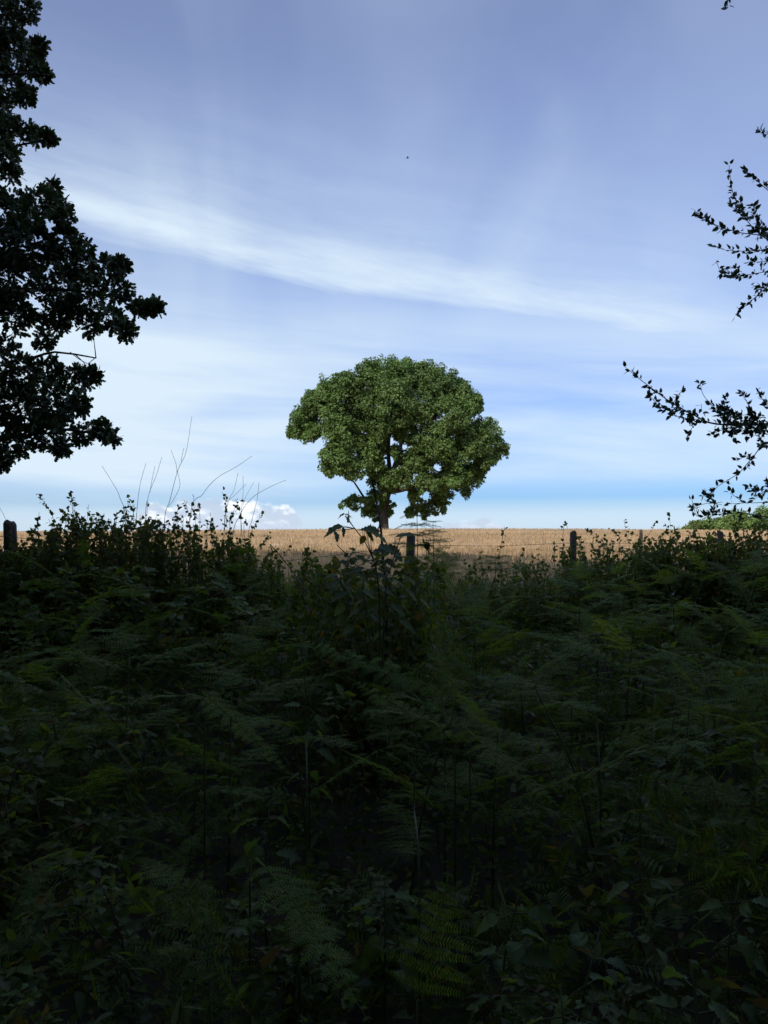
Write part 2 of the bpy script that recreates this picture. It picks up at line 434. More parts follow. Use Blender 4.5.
# --- far trees beyond the crest on the right
far = [(694, 526.5, 112, 13, 'small bright green tree at the left end of the far tree line'), (716, 523, 118, 15, 'low rounded green tree second from the left in the far tree line'),
       (742, 519, 112, 19, 'taller green tree beyond the crest below the bare lower twig'), (768, 517, 108, 17, 'green tree at the right picture edge beyond the field'), (800, 515, 110, 19, 'green tree beyond the field just past the right picture edge')]
for px, py, Y, w, lab in far:
    w *= 1.3; top = at(px, py - 2.5, Y); g = float(ground(top[0], Y)); H = top[2] - g; m = Y / F
    rt = thing('hedgerow_tree', (top[0], Y, g - .1), lab, 'tree', 'trees in the far line beyond the crest')
    lbs = []
    for i in range(26):
        d = rdir(1)[0]; lbs.append((np.array([d[0] * w * m * .72, d[1] * w * m * .6, H * .72 + d[2] * H * .27]), R.uniform(.8, 1.2) * w * m * .36))
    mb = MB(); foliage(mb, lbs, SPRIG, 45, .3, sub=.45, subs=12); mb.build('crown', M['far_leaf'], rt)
    mb = MB(); mb.tube(smooth_path([(0, 0, 0), (.1, 0, H * .3), (0, .1, H * .6)], 8), [.28, .2, .12], 8); limbs(mb, [(0, 0, H * .35)], lbs[:8], .08, tips=1)
    mb.build('trunk', M['bark'], rt, smooth=True)

# --- near oak hanging in from the left
NX, NY = -6.9, 7.2
rt0 = np.array([NX, NY, float(ground(NX, NY)) - .05])
root = thing('oak_tree', rt0, 'dark near oak hanging in along the left picture edge', 'tree')
L1 = [(5, 20, 22), (27, 8, 14), (15, 48, 22), (36, 66, 12), (45, 74, 6), (12, 85, 18), (28, 96, 9), (42, 46, 4), (8, 130, 17), (30, 130, 7), (42, 137, 6), (52, 138, 3), (6, 158, 15), (14, 175, 8), (2, 110, 10),
      (12, 215, 26), (42, 203, 15), (62, 205, 10), (56, 189, 4), (70, 218, 8), (32, 245, 30), (70, 242, 15), (88, 250, 7), (10, 280, 30), (58, 278, 26), (88, 268, 14), (112, 268, 8), (125, 266, 6), (95, 298, 20), (125, 290, 12), (120, 318, 10), (131, 332, 5),
      (143, 308, 5), (153, 308, 3), (161, 307, 2), (60, 318, 18), (95, 325, 9), (20, 316, 18), (48, 340, 7), (8, 345, 8),
      (22, 375, 20), (52, 372, 15), (82, 380, 12), (99, 376, 5), (60, 402, 20), (18, 408, 25), (84, 405, 8), (50, 432, 19), (88, 434, 11), (108, 430, 7), (117, 437, 6), (15, 443, 18), (66, 448, 6), (6, 462, 4)]
lobes = []
for a, c, r in L1:
    Y = 7.6 + R.uniform(-.6, .6) - .004 * a
    lobes.append((at(a - (5 if a > 60 else 3), c, Y), r * .88 * Y / F, max(.25, (r / 20) ** 1.5)))
off = []
while len(off) < 46:
    d = rdir(1)[0] * R.uniform(.5, 1) ** .5
    p = np.array([-6.9, 7.0, 6.2]) + d * np.array([3.0, 3.4, 5.2]); r = R.uniform(.6, 1.0)
    a, c = proj(p)
    if a[0] + r / max(p[1], 1) * F * 1.3 < -4: off.append((p, r, 1.0))
for z in (0.9, 2, 3, 4.2, 5.6):
    for _ in range(3):
        p = np.array([-4.7 + R.uniform(-.3, .1) - .25, 7.6 + R.uniform(-1, 1), EYE + z]); off.append((p, .5, 1.0))
keep = lambda P: (proj(P)[0] < -2) | (proj(P)[1] < -30)
mb = MB()
def rosettes(mb, lobes, tmpl, n_ros, leaves, size, spread, keep=None, limit=None):
    for c, r, dens in lobes:
        k = max(3, int(n_ros * dens)); d = rdir(k)
        tip = c + d * r * R.uniform(.3, 1.0, (k, 1)) ** .6
        n = leaves
        D = rdir(k * n) + np.repeat(d, n, axis=0) * .7 + np.array([0, 0, .15]); D /= np.linalg.norm(D, axis=1, keepdims=True)
        P = np.repeat(tip, n, axis=0) + D * R.uniform(.0, spread, (k * n, 1))
        nrm = np.cross(D, rdir(k * n)) + np.array([0, 0, .6]); s = size * R.uniform(.6, 1.2, k * n)
        if keep is not None: q = keep(P); P, D, nrm, s = P[q], D[q], nrm[q], s[q]
        mb.inst(tmpl, P - rt0, D, nrm, s)
edge = []
for c, r, dn in lobes:
    for _ in range(3):
        d = rdir(1)[0] * [1, .6, 1]; edge.append((c + d * r * R.uniform(.95, 1.35), r * .3, .06))
rosettes(mb, lobes, OAK, 60, 9, .064, .035)
rosettes(mb, edge, OAK, 60, 4, .052, .02)
rosettes(mb, off, OAK, 85, 9, .12, .1, keep)
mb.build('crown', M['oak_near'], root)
mb = MB()
loc = lambda p: np.asarray(p, float) - rt0
mb.tube(smooth_path([loc(rt0), loc(rt0) + [.1, 0, 2], loc(rt0) + [-.1, .1, 5], loc(rt0) + [.1, 0, 8.5]], 20), [.48, .36, .28, .12], 12)
big = [((.0, 0, 2.6), at(-60, 420, 7.6), at(20, 425, 7.6), at(70, 430, 7.6), at(118, 437, 7.4)), ((0, 0, 2.8), at(-60, 340, 7.7), at(20, 358, 7.7), at(55, 352, 7.6), at(96, 358, 7.5)),
       ((0, 0, 3.0), at(-60, 300, 7.7), at(20, 290, 7.7), at(90, 292, 7.6), at(160, 307, 7.4)), ((0, .1, 3.6), at(-60, 235, 7.7), at(0, 230, 7.6), at(40, 215, 7.5), at(68, 205, 7.5)),
       ((0, .1, 4.4), at(-60, 150, 7.6), at(0, 148, 7.6), at(54, 138, 7.5)), ((0, .1, 4.9), at(-60, 80, 7.6), at(0, 75, 7.6), at(46, 72, 7.5)), ((0, .1, 5.6), at(-60, 20, 7.6), at(0, 15, 7.6), at(35, 5, 7.5))]
pts = []
for g in big:
    path = smooth_path([np.array(g[0])] + [loc(q) for q in g[1:]], 22); mb.tube(path, [.11, .05, .022, .006], 7); pts += list(path[6:])
pts = np.array(pts)
for lb in lobes:
    c = lb[0] - rt0; dd = np.linalg.norm(pts - c, axis=1); j = np.argmin(dd)
    if dd[j] < .30: limbs(mb, [pts[j]], [(c, lb[1] * .8)], .006, bump=.0, tips=3, k=4)
    else:
        for _ in range(3): mb.tube([c, c + rdir(1)[0] * lb[1] * .8], [.004, .0015], 4)
for a, c in (((95, 358), (88, 374)), ((70, 352), (90, 365))):
    p0, p1 = loc(at(*a, 7.5)), loc(at(*c, 7.5)); mb.tube(smooth_path([p0, (p0 + p1) / 2 + R.normal(0, .015, 3), p1], 5), [.004, .0025], 4)
limbs(mb, [(0, 0, 3), (0, 0, 5), (0, .1, 7), (0, 0, 8)], [(o[0] - rt0, o[1]) for o in off if o[0][0] < -4.6], .08, tips=2)
mb.build('trunk', M['bark'], root, smooth=True)

# --- small-leaved thorn reaching in from the right
rt0 = np.array([6.2, 6.2, float(ground(6.2, 6.2)) - .05])
root = thing('thorn_tree', rt0, 'dark small-leaved thorn tree reaching thin twigs in from the right edge', 'tree')
TY = 6.0
tw = [  # traced twigs: outer tip first, with leaf spacing in pixels
    ([(624, 366), (646, 384), (672, 403), (694, 415), (716, 424), (768, 424), (830, 415)], 3.6, .011),
    ([(650, 396), (662, 408), (680, 410), (694, 415)], 1.8, .003), ([(671, 415), (683, 418), (700, 420)], 1.6, .003), ([(683, 389), (677, 398), (672, 404)], 2.2, .003),
    ([(688, 436), (692, 428), (700, 420)], 2.2, .003), ([(700, 383), (704, 396), (718, 412), (724, 424)], 3.0, .003), ([(702, 412), (701, 404)], 3, .002),
    ([(727, 398), (724, 410), (728, 424)], 1.2, .003), ([(718, 410), (730, 412), (745, 424)], 1.3, .003), ([(741, 393), (748, 404), (752, 422)], 1.6, .003), ([(757, 391), (763, 400), (772, 412)], 1.6, .003),
    ([(735, 440), (732, 432), (735, 424)], 1.3, .003), ([(745, 440), (748, 432), (748, 424)], 1.4, .003), ([(760, 446), (762, 436), (768, 426)], 1.4, .003), ([(712, 434), (722, 430), (735, 425)], 1.7, .003),
    ([(730, 418), (745, 415), (765, 418)], 1.2, .003), ([(752, 430), (760, 428), (772, 424)], 1.2, .003), ([(738, 428), (750, 432), (766, 430)], 1.3, .003),
    ([(712, 497), (716, 488), (728, 480), (740, 472), (753, 457), (768, 443), (820, 425)], 3.6, .005), ([(737, 461), (746, 456), (752, 458)], 2.5, .002),
    ([(692, 500), (697, 516), (710, 515), (740, 513), (768, 517), (840, 520)], 4.5, .005), ([(703, 495), (714, 502), (712, 510), (720, 513)], 2.6, .002), ([(692, 509), (700, 505), (712, 503), (722, 505)], 3, .002),
    ([(729, 504), (745, 503), (768, 502), (840, 495)], 9, .004), ([(730, 493), (740, 500), (742, 503)], 2.6, .002), ([(749, 485), (756, 492), (772, 480)], 2.3, .002), ([(754, 500), (766, 490), (780, 484)], 2.6, .002),
    ([(738, 518), (750, 517), (775, 508)], 7, .003),
    ([(694, 210), (707, 221), (737, 232), (768, 236), (830, 245)], 4.0, .006), ([(729, 165), (733, 193), (746, 219), (768, 240), (810, 260)], 3.4, .005), ([(744, 170), (754, 178), (770, 192)], 2.2, .003),
    ([(714, 245), (725, 250), (745, 251), (775, 249)], 3.2, .003), ([(716, 262), (724, 274), (745, 275), (775, 270)], 3.0, .003), ([(735, 315), (752, 300), (775, 280)], 2.4, .003),
    ([(740, 200), (742, 210), (748, 222)], 1.5, .002), ([(730, 205), (738, 212), (746, 220)], 1.8, .002), ([(753, 205), (756, 220), (764, 236)], 1.5, .002), ([(722, 272), (732, 268), (742, 272)], 1.6, .002),
    ([(748, 262), (758, 262), (775, 260)], 2.0, .002), ([(762, 225), (768, 238), (780, 245)], 1.8, .002), ([(752, 285), (762, 288), (775, 285)], 2.2, .002), ([(700, 218), (716, 226), (724, 231)], 3, .002),
    ([(759, 129), (768, 133), (820, 150)], 3, .003), ([(728, 8), (729, -2), (760, -30)], 2.6, .003)]
mbt = MB(); mbl = MB()
ends = []
for i, (pp, sp, w) in enumerate(tw):
    Y0 = TY + R.uniform(-.25, .25) + (0 if len(pp) > 3 else 0)
    P = smooth_path([at(a, c, TY + .12 * math.sin(a * .05 + i)) - rt0 for a, c in pp], 10 + len(pp) * 3)
    mbt.tube(P, [.0016, w], 5)
    if pp[-1][0] > 800: ends.append((P[-1], w))
    d = np.linalg.norm(np.diff(P, axis=0), axis=1); tot = d.sum(); px_len = tot * F / TY
    n = max(2, int(px_len / sp * 1.7)); cum = np.concatenate([[0], np.cumsum(d)]) / tot
    t = R.uniform(0, .93 if len(pp) > 4 else 1, n)
    if len(pp) > 4: t = np.where(t > .8, t * .8, t)
    t[0] = 0
    Q = np.stack([np.interp(t, cum, P[:, j]) for j in range(3)], -1)
    T = P[0] - P[-1]; T /= np.linalg.norm(T)
    ax = rdir(n) * .9 + T * .55 + np.array([0, 0, .25])
    mbl.inst(LEAF, Q + R.normal(0, .003, (n, 3)) + ax / np.linalg.norm(ax, axis=1, keepdims=True) * .008, ax, rdir(n) + np.array([0, -.6, .5]), R.uniform(.032, .05, n))
for p, w in ends:      # carry each traced branch on to the trunk
    e = np.array([0, 0, max(.8, p[2] * .7)])
    mbt.tube(smooth_path([p, p * .5 + e * .5 + [0, 0, .15], e], 8), [w, w * 2.5, w * 4], 6)
mbt.tube(smooth_path([(0, 0, 0), (.05, .1, 1.5), (-.1, 0, 3), (.1, .1, 5.4)], 14), [.17, .12, .09, .03], 9)
lb = []
while len(lb) < 30:
    p = np.array([6.3, 6.3, 4.2]) + rdir(1)[0] * R.uniform(.4, 1) * np.array([2.0, 2.2, 2.8]); a, c = proj(p)
    if a[0] - .6 / p[1] * F > 772: lb.append((p - rt0, .45))
limbs(mbt, [(0, 0, 2), (0, 0, 3), (0, 0, 4)], lb, .04, tips=3)
keepr = lambda P: proj(P + rt0)[0] > 776
foliage(mbl, lb, LEAF_WIDE, 40, .045, subs=9, keep=keepr)
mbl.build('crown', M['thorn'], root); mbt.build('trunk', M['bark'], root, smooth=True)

# --- the wood behind the viewpoint, whose shade covers the bank
def wood_tree(x, y, H, rad):
    rt = thing('woodland_tree', (x, y, 0), 'x', 'tree', 'trees of the wood behind the viewpoint')
    mb = MB(); lbs = []
    for i in range(60):
        t = R.uniform(0, 1); z = 1.2 + t * (H - 2.2); rr = rad * math.sin(math.pi * min(1, .18 + .8 * t)) ** .6
        a = R.uniform(0, 2 * math.pi); q = math.sqrt(R.uniform(.1, 1)) * rr * .8
        c = np.array([math.cos(a) * q, math.sin(a) * q, z])
        lbs.append((c, R.uniform(1.0, 1.6)))
    foliage(mb, lbs, SPRIG, 55, .34, sub=.5, subs=12); kc = mb.build('crown', M['wood_leaf'], rt)
    mb = MB(); mb.tube(smooth_path([(0, 0, 0), (.1, .05, H * .3), (-.1, 0, H * .8)], 12), [.34, .24, .08], 10); limbs(mb, [(0, 0, H * .25), (0, 0, H * .4), (0, 0, H * .6)], lbs[::2], .09, tips=1)
    KIDS[rt.name] = [kc, mb.build('trunk', M['bark'], rt, smooth=True)]
    return rt
def shade_overhang(x, y, lab):  # added out-of-view tree, its canopy shaped to darken the near bank
    g = float(ground(x, y)); rt = thing('woodland_tree', (x, y, g - .05), lab, 'tree', 'trees of the wood behind the viewpoint'); lbs = []
    for i in range(60):
        a = R.uniform(0, 6.28); q = math.sqrt(R.uniform(0, 1)) * 4.6; lbs.append((np.array([math.cos(a) * q, math.sin(a) * q, R.uniform(6.7, 11.5)]), R.uniform(.9, 1.4)))
    kp = lambda P: (P[:, 2] + g - EYE) > .88 * np.maximum(P[:, 1] + y, 0) + 1.6
    mb = MB(); foliage(mb, lbs, OAK, 70, .2, sub=.5, subs=12, keep=kp); mb.build('crown', M['wood_leaf'], rt)
    mb = MB(); mb.tube(smooth_path([(0, 0, 0), (.1, .05, 4), (-.1, 0, 9)], 12), [.3, .22, .08], 10)
    limbs(mb, [(0, 0, 3.8), (0, 0, 5), (0, 0, 6.5)], [l for l in lbs if l[0][1] + y < 1.5][::2], .07, tips=1); mb.build('trunk', M['bark'], rt, smooth=True)
shade_overhang(2.6, -1.9, 'unseen oak added just right of the viewpoint, boughs overhead shading the foreground')
shade_overhang(-3.4, -2.1, 'unseen oak added just left of the viewpoint, boughs overhead shading the foreground')
protos = [wood_tree(-200 - 20 * i, -60, h, 3.8) for i, h in enumerate((18.4, 19.6, 19.0, 20.4))]
SIDE = ['furthest to the left', 'far to the left', 'well to the left', 'to the left', 'a little to the left', 'just left', 'straight behind', 'just right', 'a little to the right', 'to the right', 'far to the right']
n_used = [0]
def wood_copy(x, y, lab):
    k = n_used[0]; n_used[0] += 1; src = protos[k % 4]; g = float(ground(x, y)) - .05
    if k < 4: src.location = (x, y, g); src['label'] = lab; src.rotation_euler = (0, 0, R.uniform(0, 6.28)); return
    c = copy_thing(src, (x, y, g), R.uniform(0, 6.28), R.uniform(.97, 1.04), lab)
for i, x in enumerate(np.arange(-33, 16.5, 4.8)):
    wood_copy(x + R.uniform(-.5, .5), -6.1 + R.uniform(-.4, .4), 'tall leafy tree at the wood edge, %s of the viewpoint' % SIDE[min(i, 10)])
for i, x in enumerate(np.arange(-36, 12, 4.8)):
    wood_copy(x + R.uniform(-.5, .5), -11.4 + R.uniform(-.5, .5), 'tall leafy tree deeper in the wood, %s of the viewpoint' % SIDE[min(i, 10)])

# ------------------------------------------------------------------ fence
fx = lambda px: (lambda Y: np.array([(px - 384) / F * Y, Y]))(9 / (1 - .45 * (px - 384) / F))
root = thing('wire_fence', (fx(411)[0], fx(411)[1], float(ground(*fx(411)))), 'weathered post and barbed wire fence along the edge of the golden field', 'fence')
RO = np.array(root.location)
tops = [(-190, 512, .13), (10, 522, .118), (240, 550, .09), (411, 534, .096), (573, 532, .082), (720, 531, .085), (850, 529, .09), (975, 527, .09)]
posts = []
for px, py, w in tops:
    x, y = fx(px); t = at(px, py, y); g = float(ground(x, y)) - .25
    mb = MB(); th = np.linspace(0, 2 * math.pi, 10, endpoint=False)
    rings = []
    for z, s in ((g, 1.04), (g + .5, 1.0), (g + .9, .98), (t[2] - .02, .96), (t[2], .8)):
        rr = w / 2 * s * (1 + .05 * np.sin(th * 3 + px))
        lx = .045 * math.sin(px * 1.7) * (z - t[2]); rings.append(np.stack([x + lx + rr * np.cos(th), y + rr * np.sin(th), np.full(10, z) + (.018 * np.cos(th + px) + .006 * np.sin(th * 4 + px) if z > t[2] - .03 else 0)], -1) - RO)
    V = np.concatenate(rings); q = []
    for i in range(4):
        for j in range(10): q.append((i * 10 + j, i * 10 + (j + 1) % 10, i * 10 + 10 + (j + 1) % 10, i * 10 + 10 + j))
    mb.add(V, [np.array(q), np.array([range(40, 50)])]); mb.build('post', M['post'], root, smooth=False)
    posts.append((x, y, t[2], w))
for drop in (.13, .42, .70):
    mb = MB(); wirepts = []
    for i, (x, y, z, w) in enumerate(posts):
        wirepts.append(np.array([x, y - w / 2 - .004, z - drop]) - RO)
        if i < len(posts) - 1:
            x2, y2, z2, w2 = posts[i + 1]; wirepts.append(np.array([(x + x2) / 2, (y + y2) / 2 - w / 2, (z + z2) / 2 - drop - .015]) - RO)
    P = smooth_path(wirepts, 120); mb.tube(P, [.0024, .0024], 5)
    d = np.concatenate([[0], np.cumsum(np.linalg.norm(np.diff(P, axis=0), axis=1))])
    for s in np.arange(.05, d[-1], .12):
        c = np.array([np.interp(s, d, P[:, k]) for k in range(3)])
        for _ in range(2):
            e = rdir(1)[0] * .014; mb.tube([c - e, c + e], [.0014, .0014], 3)
    mb.build('barbed_wire', M['wire'], root)

# ------------------------------------------------------------------ bracken
def frond_mb(mb, L=1.0, width=.42, n=15, arch=.35, tip_curl=0., nodes=None, seed=0, dense=14, mat=0, fine=1.0, ang0=None):
    """one bracken frond along +x, its blade in the xy plane, arching down in z"""
    r = np.random.default_rng(seed)
    t = np.linspace(0, 1, 14)
    def pt(u): return np.array([L * (u - .12 * arch * u * u), .03 * L * math.sin(3 * u + seed), -arch * L * .5 * u * u + tip_curl * L * .1 * u ** 4])
    mb.tube(np.array([pt(u) for u in t]), [.0055 * L + .001, .0012], 4, mat=mat)
    C = []; A = []; Nn = []; S = []
    for i in range(n):
        u = .10 + .88 * (i / (n - 1)) ** .9
        prof = min(1, (u + .22) * 2.2) * (1 - u) ** .75
        pl = pl0 = width * L * (prof + .03) * r.uniform(.9, 1.1)
        o = pt(u); T = pt(min(1, u + .02)) - pt(u - .02); T /= np.linalg.norm(T)
        up = np.cross(T, [0, 1, 0]); up = -up if up[2] < 0 else up
        for sd in (-1, 1):
            ang = math.radians(r.uniform(58, 84) if ang0 is None else ang0 + r.uniform(-4, 4));
            if ang0 is None and r.uniform() < .08: continue
            pl = pl0 * r.uniform(.8, 1.12); d = math.cos(ang) * T + math.sin(ang) * np.array([0, sd, 0]) + up * r.uniform(-.05, .2)
            d /= np.linalg.norm(d)
            sag = r.uniform(.05, .45) if ang0 is None else .1; m = max(3, int(dense * (pl / (width * L)) + 2))
            PP = []
            for k in range(m + 1):
                s = (k + .4) / (m + .8)
                c = o + d * pl * s + np.array([0, 0, -sag * pl * s * s]); PP.append(c)
                ll = min(pl * .26, (.55 if ang0 is None else .42) * .88 * L / (n - 1)) * (1 - s ** 2.2) ** .8 * fine + .003 * L
                for s2 in (-1, 1):
                    side = np.cross(up, d) * s2; ax = side * .95 + d * .45 + up * r.uniform(-.15, .1)
                    C.append(c); A.append(ax); Nn.append(up + r.normal(0, .18, 3)); S.append(ll * r.uniform(.85, 1.15))
            mb.tube([o, PP[len(PP) // 2], PP[-1]], [.0018 * L + .0004, .0006], 3, mat=mat, cap=False)
    mb.inst(PINN, np.array(C), np.array(A), np.array(Nn), np.array(S), mat)
PINN = tm([(0, -.11, 0), (0, .11, 0), (.55, .15, .02), (.55, -.15, .02), (1, .03, -.06), (1, -.03, -.06)], (0, 1, 2, 3), (3, 2, 4, 5))

FRONDS = []
for i in range(5):
    mb = MB(); frond_mb(mb, 1.0, (.40, .46, .36, .5, .42)[i], (15, 14, 16, 13, 15)[i], (.35, .6, .2, .8, .45)[i], seed=i + 1); FRONDS.append((mb, None))
FM = [f[0].mesh('frond', M['fern']) for f in FRONDS]
FMP = [f[0].mesh('frond', M['fern_pale']) for f in FRONDS]
FMD = [f[0].mesh('frond', M['fern_dead']) for f in FRONDS]

def orient(axis, normal, loc, s):
    a = Vector(axis).normalized(); n = Vector(normal); n = (n - n.dot(a) * a).normalized(); bb = n.cross(a)
    m = Matrix((a, bb, n)).transposed().to_4x4()
    return Matrix.Translation(Vector([float(v) for v in loc])) @ m @ Matrix.Scale(float(s), 4)

PROTO = {'fern': [], 'pale': [], 'dead': [], 'bramble': [], 'herb': [], 'nettle': []}
def make_fern(seed, meshes, stem_m):
    r = np.random.default_rng(seed)
    rt = thing('bracken_fern', (0, 0, -50), 'x', 'fern', 'bracken ferns growing on the shaded bank')
    H = 1.0; lean = r.normal(0, .12, 2)
    mb = MB(); P = smooth_path([(0, 0, -.05), (lean[0] * .4, lean[1] * .4, H * .5), (lean[0], lean[1], H * .86)], 9)
    mb.tube(P, [.0075, .003], 6); kids = [mb.build('stem', stem_m, rt)]
    tp = P[-1]; a0 = r.uniform(0, 2 * math.pi)
    el = r.uniform(.5, 1.6)
    kids.append(link('frond', meshes[r.integers(5)], rt, orient((math.cos(a0), math.sin(a0), el), (-math.cos(a0) * el, -math.sin(a0) * el, 1), tp, r.uniform(.3, .5))))
    lev = [.92, .68, .48][:r.integers(2, 4)]
    for k, h in enumerate(lev):
        b0 = P[int(h * (len(P) - 1))]
        for sd in (-1, 1):
            a = a0 + sd * r.uniform(1.2, 1.8) + k * .6; el = r.uniform(.15, 1.0)
            kids.append(link('frond', meshes[r.integers(5)], rt, orient((math.cos(a), math.sin(a), el), (-math.cos(a) * el, -math.sin(a) * el, 1), b0, r.uniform(.3, .52) * (1 + .15 * k))))
    KIDS[rt.name] = kids
    return rt
for s in range(6): PROTO['fern'].append(make_fern(100 + s, FM, M['stem']))
for s in range(3): PROTO['pale'].append(make_fern(200 + s, FMP, M['stem']))
PROTO['dead'].append(make_fern(301, FMD, M['dry']))

def make_bramble(seed):
    """a few arching canes from one stool with three-part leaves"""
    r = np.random.default_rng(seed)
    rt = thing('bramble', (0, 0, -50), 'x', 'bramble', 'brambles growing on the shaded bank')
    ms, ml = MB(), MB()
    for c in range(r.integers(3, 6)):
        a = r.uniform(0, 2 * math.pi); reach = r.uniform(.3, .8); h = r.uniform(.6, 1.0)
        e = np.array([math.cos(a), math.sin(a), 0])
        P = smooth_path([np.array([0, 0, -.03]), e * reach * .3 + [0, 0, h * .75], e * reach * .75 + [0, 0, h], e * reach * 1.15 + [0, 0, h * .72]], 18)
        ms.tube(P, [.0055, .002], 5)
        for k in range(3, len(P)):
            for _ in range(2):
                p = P[k] + (P[k - 1] - P[k]) * r.uniform(); d = r.normal(size=3); d[2] = abs(d[2]) * .5; d /= np.linalg.norm(d); pet = p + d * r.uniform(.03, .06)
                ms.tube([p, pet], [.0014, .001], 3, cap=False)
                side = np.cross(d, [0, 0, 1]); side /= np.linalg.norm(side) + 1e-6
                A = np.array([d + [0, 0, -.2], d * .4 + side, d * .4 - side]); S = np.array([.075, .058, .058]) * r.uniform(.65, 1.15)
                ml.inst(LEAF_WIDE, np.array([pet] * 3), A, np.array([[0, 0, 1]] * 3) + r.normal(0, .35, (3, 3)), S)
    KIDS[rt.name] = [ms.build('stem', M['cane'], rt), ml.build('foliage', M['bramble'], rt)]
    return rt
for s in range(5): PROTO['bramble'].append(make_bramble(400 + s))

def make_herb(seed, tmpl, size, name, cat, grp, droop):
    r = np.random.default_rng(seed)
    rt = thing(name, (0, 0, -50), 'x', cat, grp)
    ms, ml = MB(), MB()
    for c in range(r.integers(1, 4)):
        ln = r.normal(0, .18, 2); h = r.uniform(.7, 1.0)
        P = smooth_path([(r.normal(0, .03), r.normal(0, .03), -.03), (ln[0] * .3, ln[1] * .3, h * .5), (ln[0], ln[1], h)], 14)
        ms.tube(P, [.005, .0018], 5)
        nn = r.integers(7, 10)
        for k in range(nn):
            u = .22 + .78 * k / (nn - 1); p = P[int(u * (len(P) - 1))]; a = k * 1.57 + r.normal(0, .3); s = size * (1.1 - .55 * u ** 3) * r.uniform(.8, 1.2)
            for sd in (0, math.pi):
                d = np.array([math.cos(a + sd), math.sin(a + sd), r.uniform(-.1, .5) - droop]); q = p + d * .025
                ms.tube([p, q], [.0013, .001], 3, cap=False)
                ml.inst(tmpl, np.array([q]), np.array([d]), np.array([[0, 0, 1]]) + r.normal(0, .25, (1, 3)), np.array([s]))
        ml.inst(tmpl, np.array([P[-1]] * 4), r.normal(0, 1, (4, 3)) + [0, 0, .8], r.normal(0, 1, (4, 3)) + [0, 0, .6], np.full(4, size * .4))
    KIDS[rt.name] = [ms.build('stem', M['stem'], rt), ml.build('foliage', M['herb'], rt)]
    return rt
for s in range(5): PROTO['herb'].append(make_herb(500 + s, LEAF_BIG, .11, 'leafy_herb', 'plant', 'broad-leaved plants growing on the shaded bank', .0))
for s in range(4): PROTO['nettle'].append(make_herb(600 + s, LEAF_SLIM, .1, 'nettle', 'nettle', 'nettles growing on the shaded bank', .25))

# top outline of the undergrowth against field and sky (pixels)
PX = [-200, 0, 45, 70, 130, 200, 250, 285, 330, 400, 470, 545, 575, 620, 690, 730, 800, 1000]
PY = [538, 538, 534, 520, 521, 529, 544, 563, 561, 560, 566, 560, 551, 546, 542, 538, 534, 530]
def max_h(x, y, spread=.25):
    """tallest a plant here may be without rising over the outline"""
    g = float(ground(x, y)); lim = 9.
    for dx in (-spread, 0, spread):
        px, _ = proj(np.array([x + dx, y, g])); pz = at(px[0], np.interp(px[0], PX, PY), y)[2]; lim = min(lim, pz - g)
    return lim

def place_words(px, py):
    col = ['at the far left edge', 'below the left oak branches', 'left of the lone oak', 'straight below the lone oak', 'right of the middle fence post', 'below the thin right-hand twigs', 'at the far right edge'][int(np.clip((px + 30) // 118, 0, 6))]
    row = 'right on top of the bank' if py < 610 else 'halfway down the bank' if py < 700 else 'low on the bank' if py < 820 else 'at the bank foot'
    return row + ' ' + col

KW = {'fern': 'dark green bracken fern', 'pale': 'pale green bracken fern', 'dead': 'dead brown bracken fern', 'bramble': 'arching bramble', 'herb': 'broad-leaved plant', 'nettle': 'narrow-leaved green nettle'}
first = set()
def put(kind, x, y, h, rz=None, label=None, idx=None):
    pr = PROTO[kind]; i = R.integers(len(pr)) if idx is None else idx
    root = pr[i]; rz = R.uniform(0, 6.28) if rz is None else rz
    g = float(ground(x, y)); px, py = proj(np.array([x, y, g + h * .8]))
    label = label or f"{KW[kind]} {place_words(px[0], py[0])}"
    if root.name not in first:
        first.add(root.name); root.location = (float(x), float(y), g); root.rotation_euler = (0, 0, rz); root.scale = (h, h, h); root['label'] = label
        return root
    return copy_thing(root, (x, y, g), rz, h, label)

# jittered rows over the bank
spots = []
y = 1.75
while y < 9.6:
    w = .53 * y + .55; step = .37 + .03 * y
    x = -w + R.uniform(0, step)
    while x < w:
        spots.append((x + R.normal(0, .1), y + R.normal(0, .1))); x += step * R.uniform(.8, 1.25)
    y += (.33 + .026 * y)
cnt = {}
for x, y in spots:
    if y < 1.6: y = 1.6
    lim = max_h(x, y)
    u = R.uniform()
    px = 384 + F * x / y
    if y < 3.2: kind = 'fern' if u < .30 else 'pale' if u < .36 else 'herb' if u < .58 else 'bramble' if u < .85 else 'nettle'
    elif y < 6.5: kind = 'fern' if u < .46 else 'pale' if u < .62 else 'herb' if u < .70 else 'bramble' if u < .89 else 'nettle' if u < .97 else 'dead'
    else: kind = 'fern' if u < .46 else 'pale' if u < .62 else 'herb' if u < .68 else 'bramble' if u < .9 else 'nettle' if u < .97 else 'dead'
    if px > 500 and y < 3.2 and kind in ('fern', 'nettle') and R.uniform() < .5: kind = R.choice(['herb', 'bramble'])
    h = {'fern': R.uniform(.62, 1.02), 'pale': R.uniform(.6, .95), 'dead': .6, 'bramble': R.uniform(.6, .95), 'herb': R.uniform(.5, .9), 'nettle': R.uniform(.6, 1.0)}[kind]
    if y < 3.0: h *= .62 + .1 * (y - 1.7)
    if y > 5.8 and (px < 290 or px > 560) and kind != 'dead': h = lim * R.uniform(.78, 1.0)
    h = min(h, lim * .97, 1.25)
    if h < .25: continue
    put(kind, x, y, h); cnt[kind] = cnt.get(kind, 0) + 1
print('PLANTS', cnt)

for kind in PROTO:       # drop models of which no plant was set out
    for root in list(PROTO[kind]):
        if root.name not in first:
            for k in KIDS[root.name]: bpy.data.objects.remove(k)
            bpy.data.objects.remove(root)
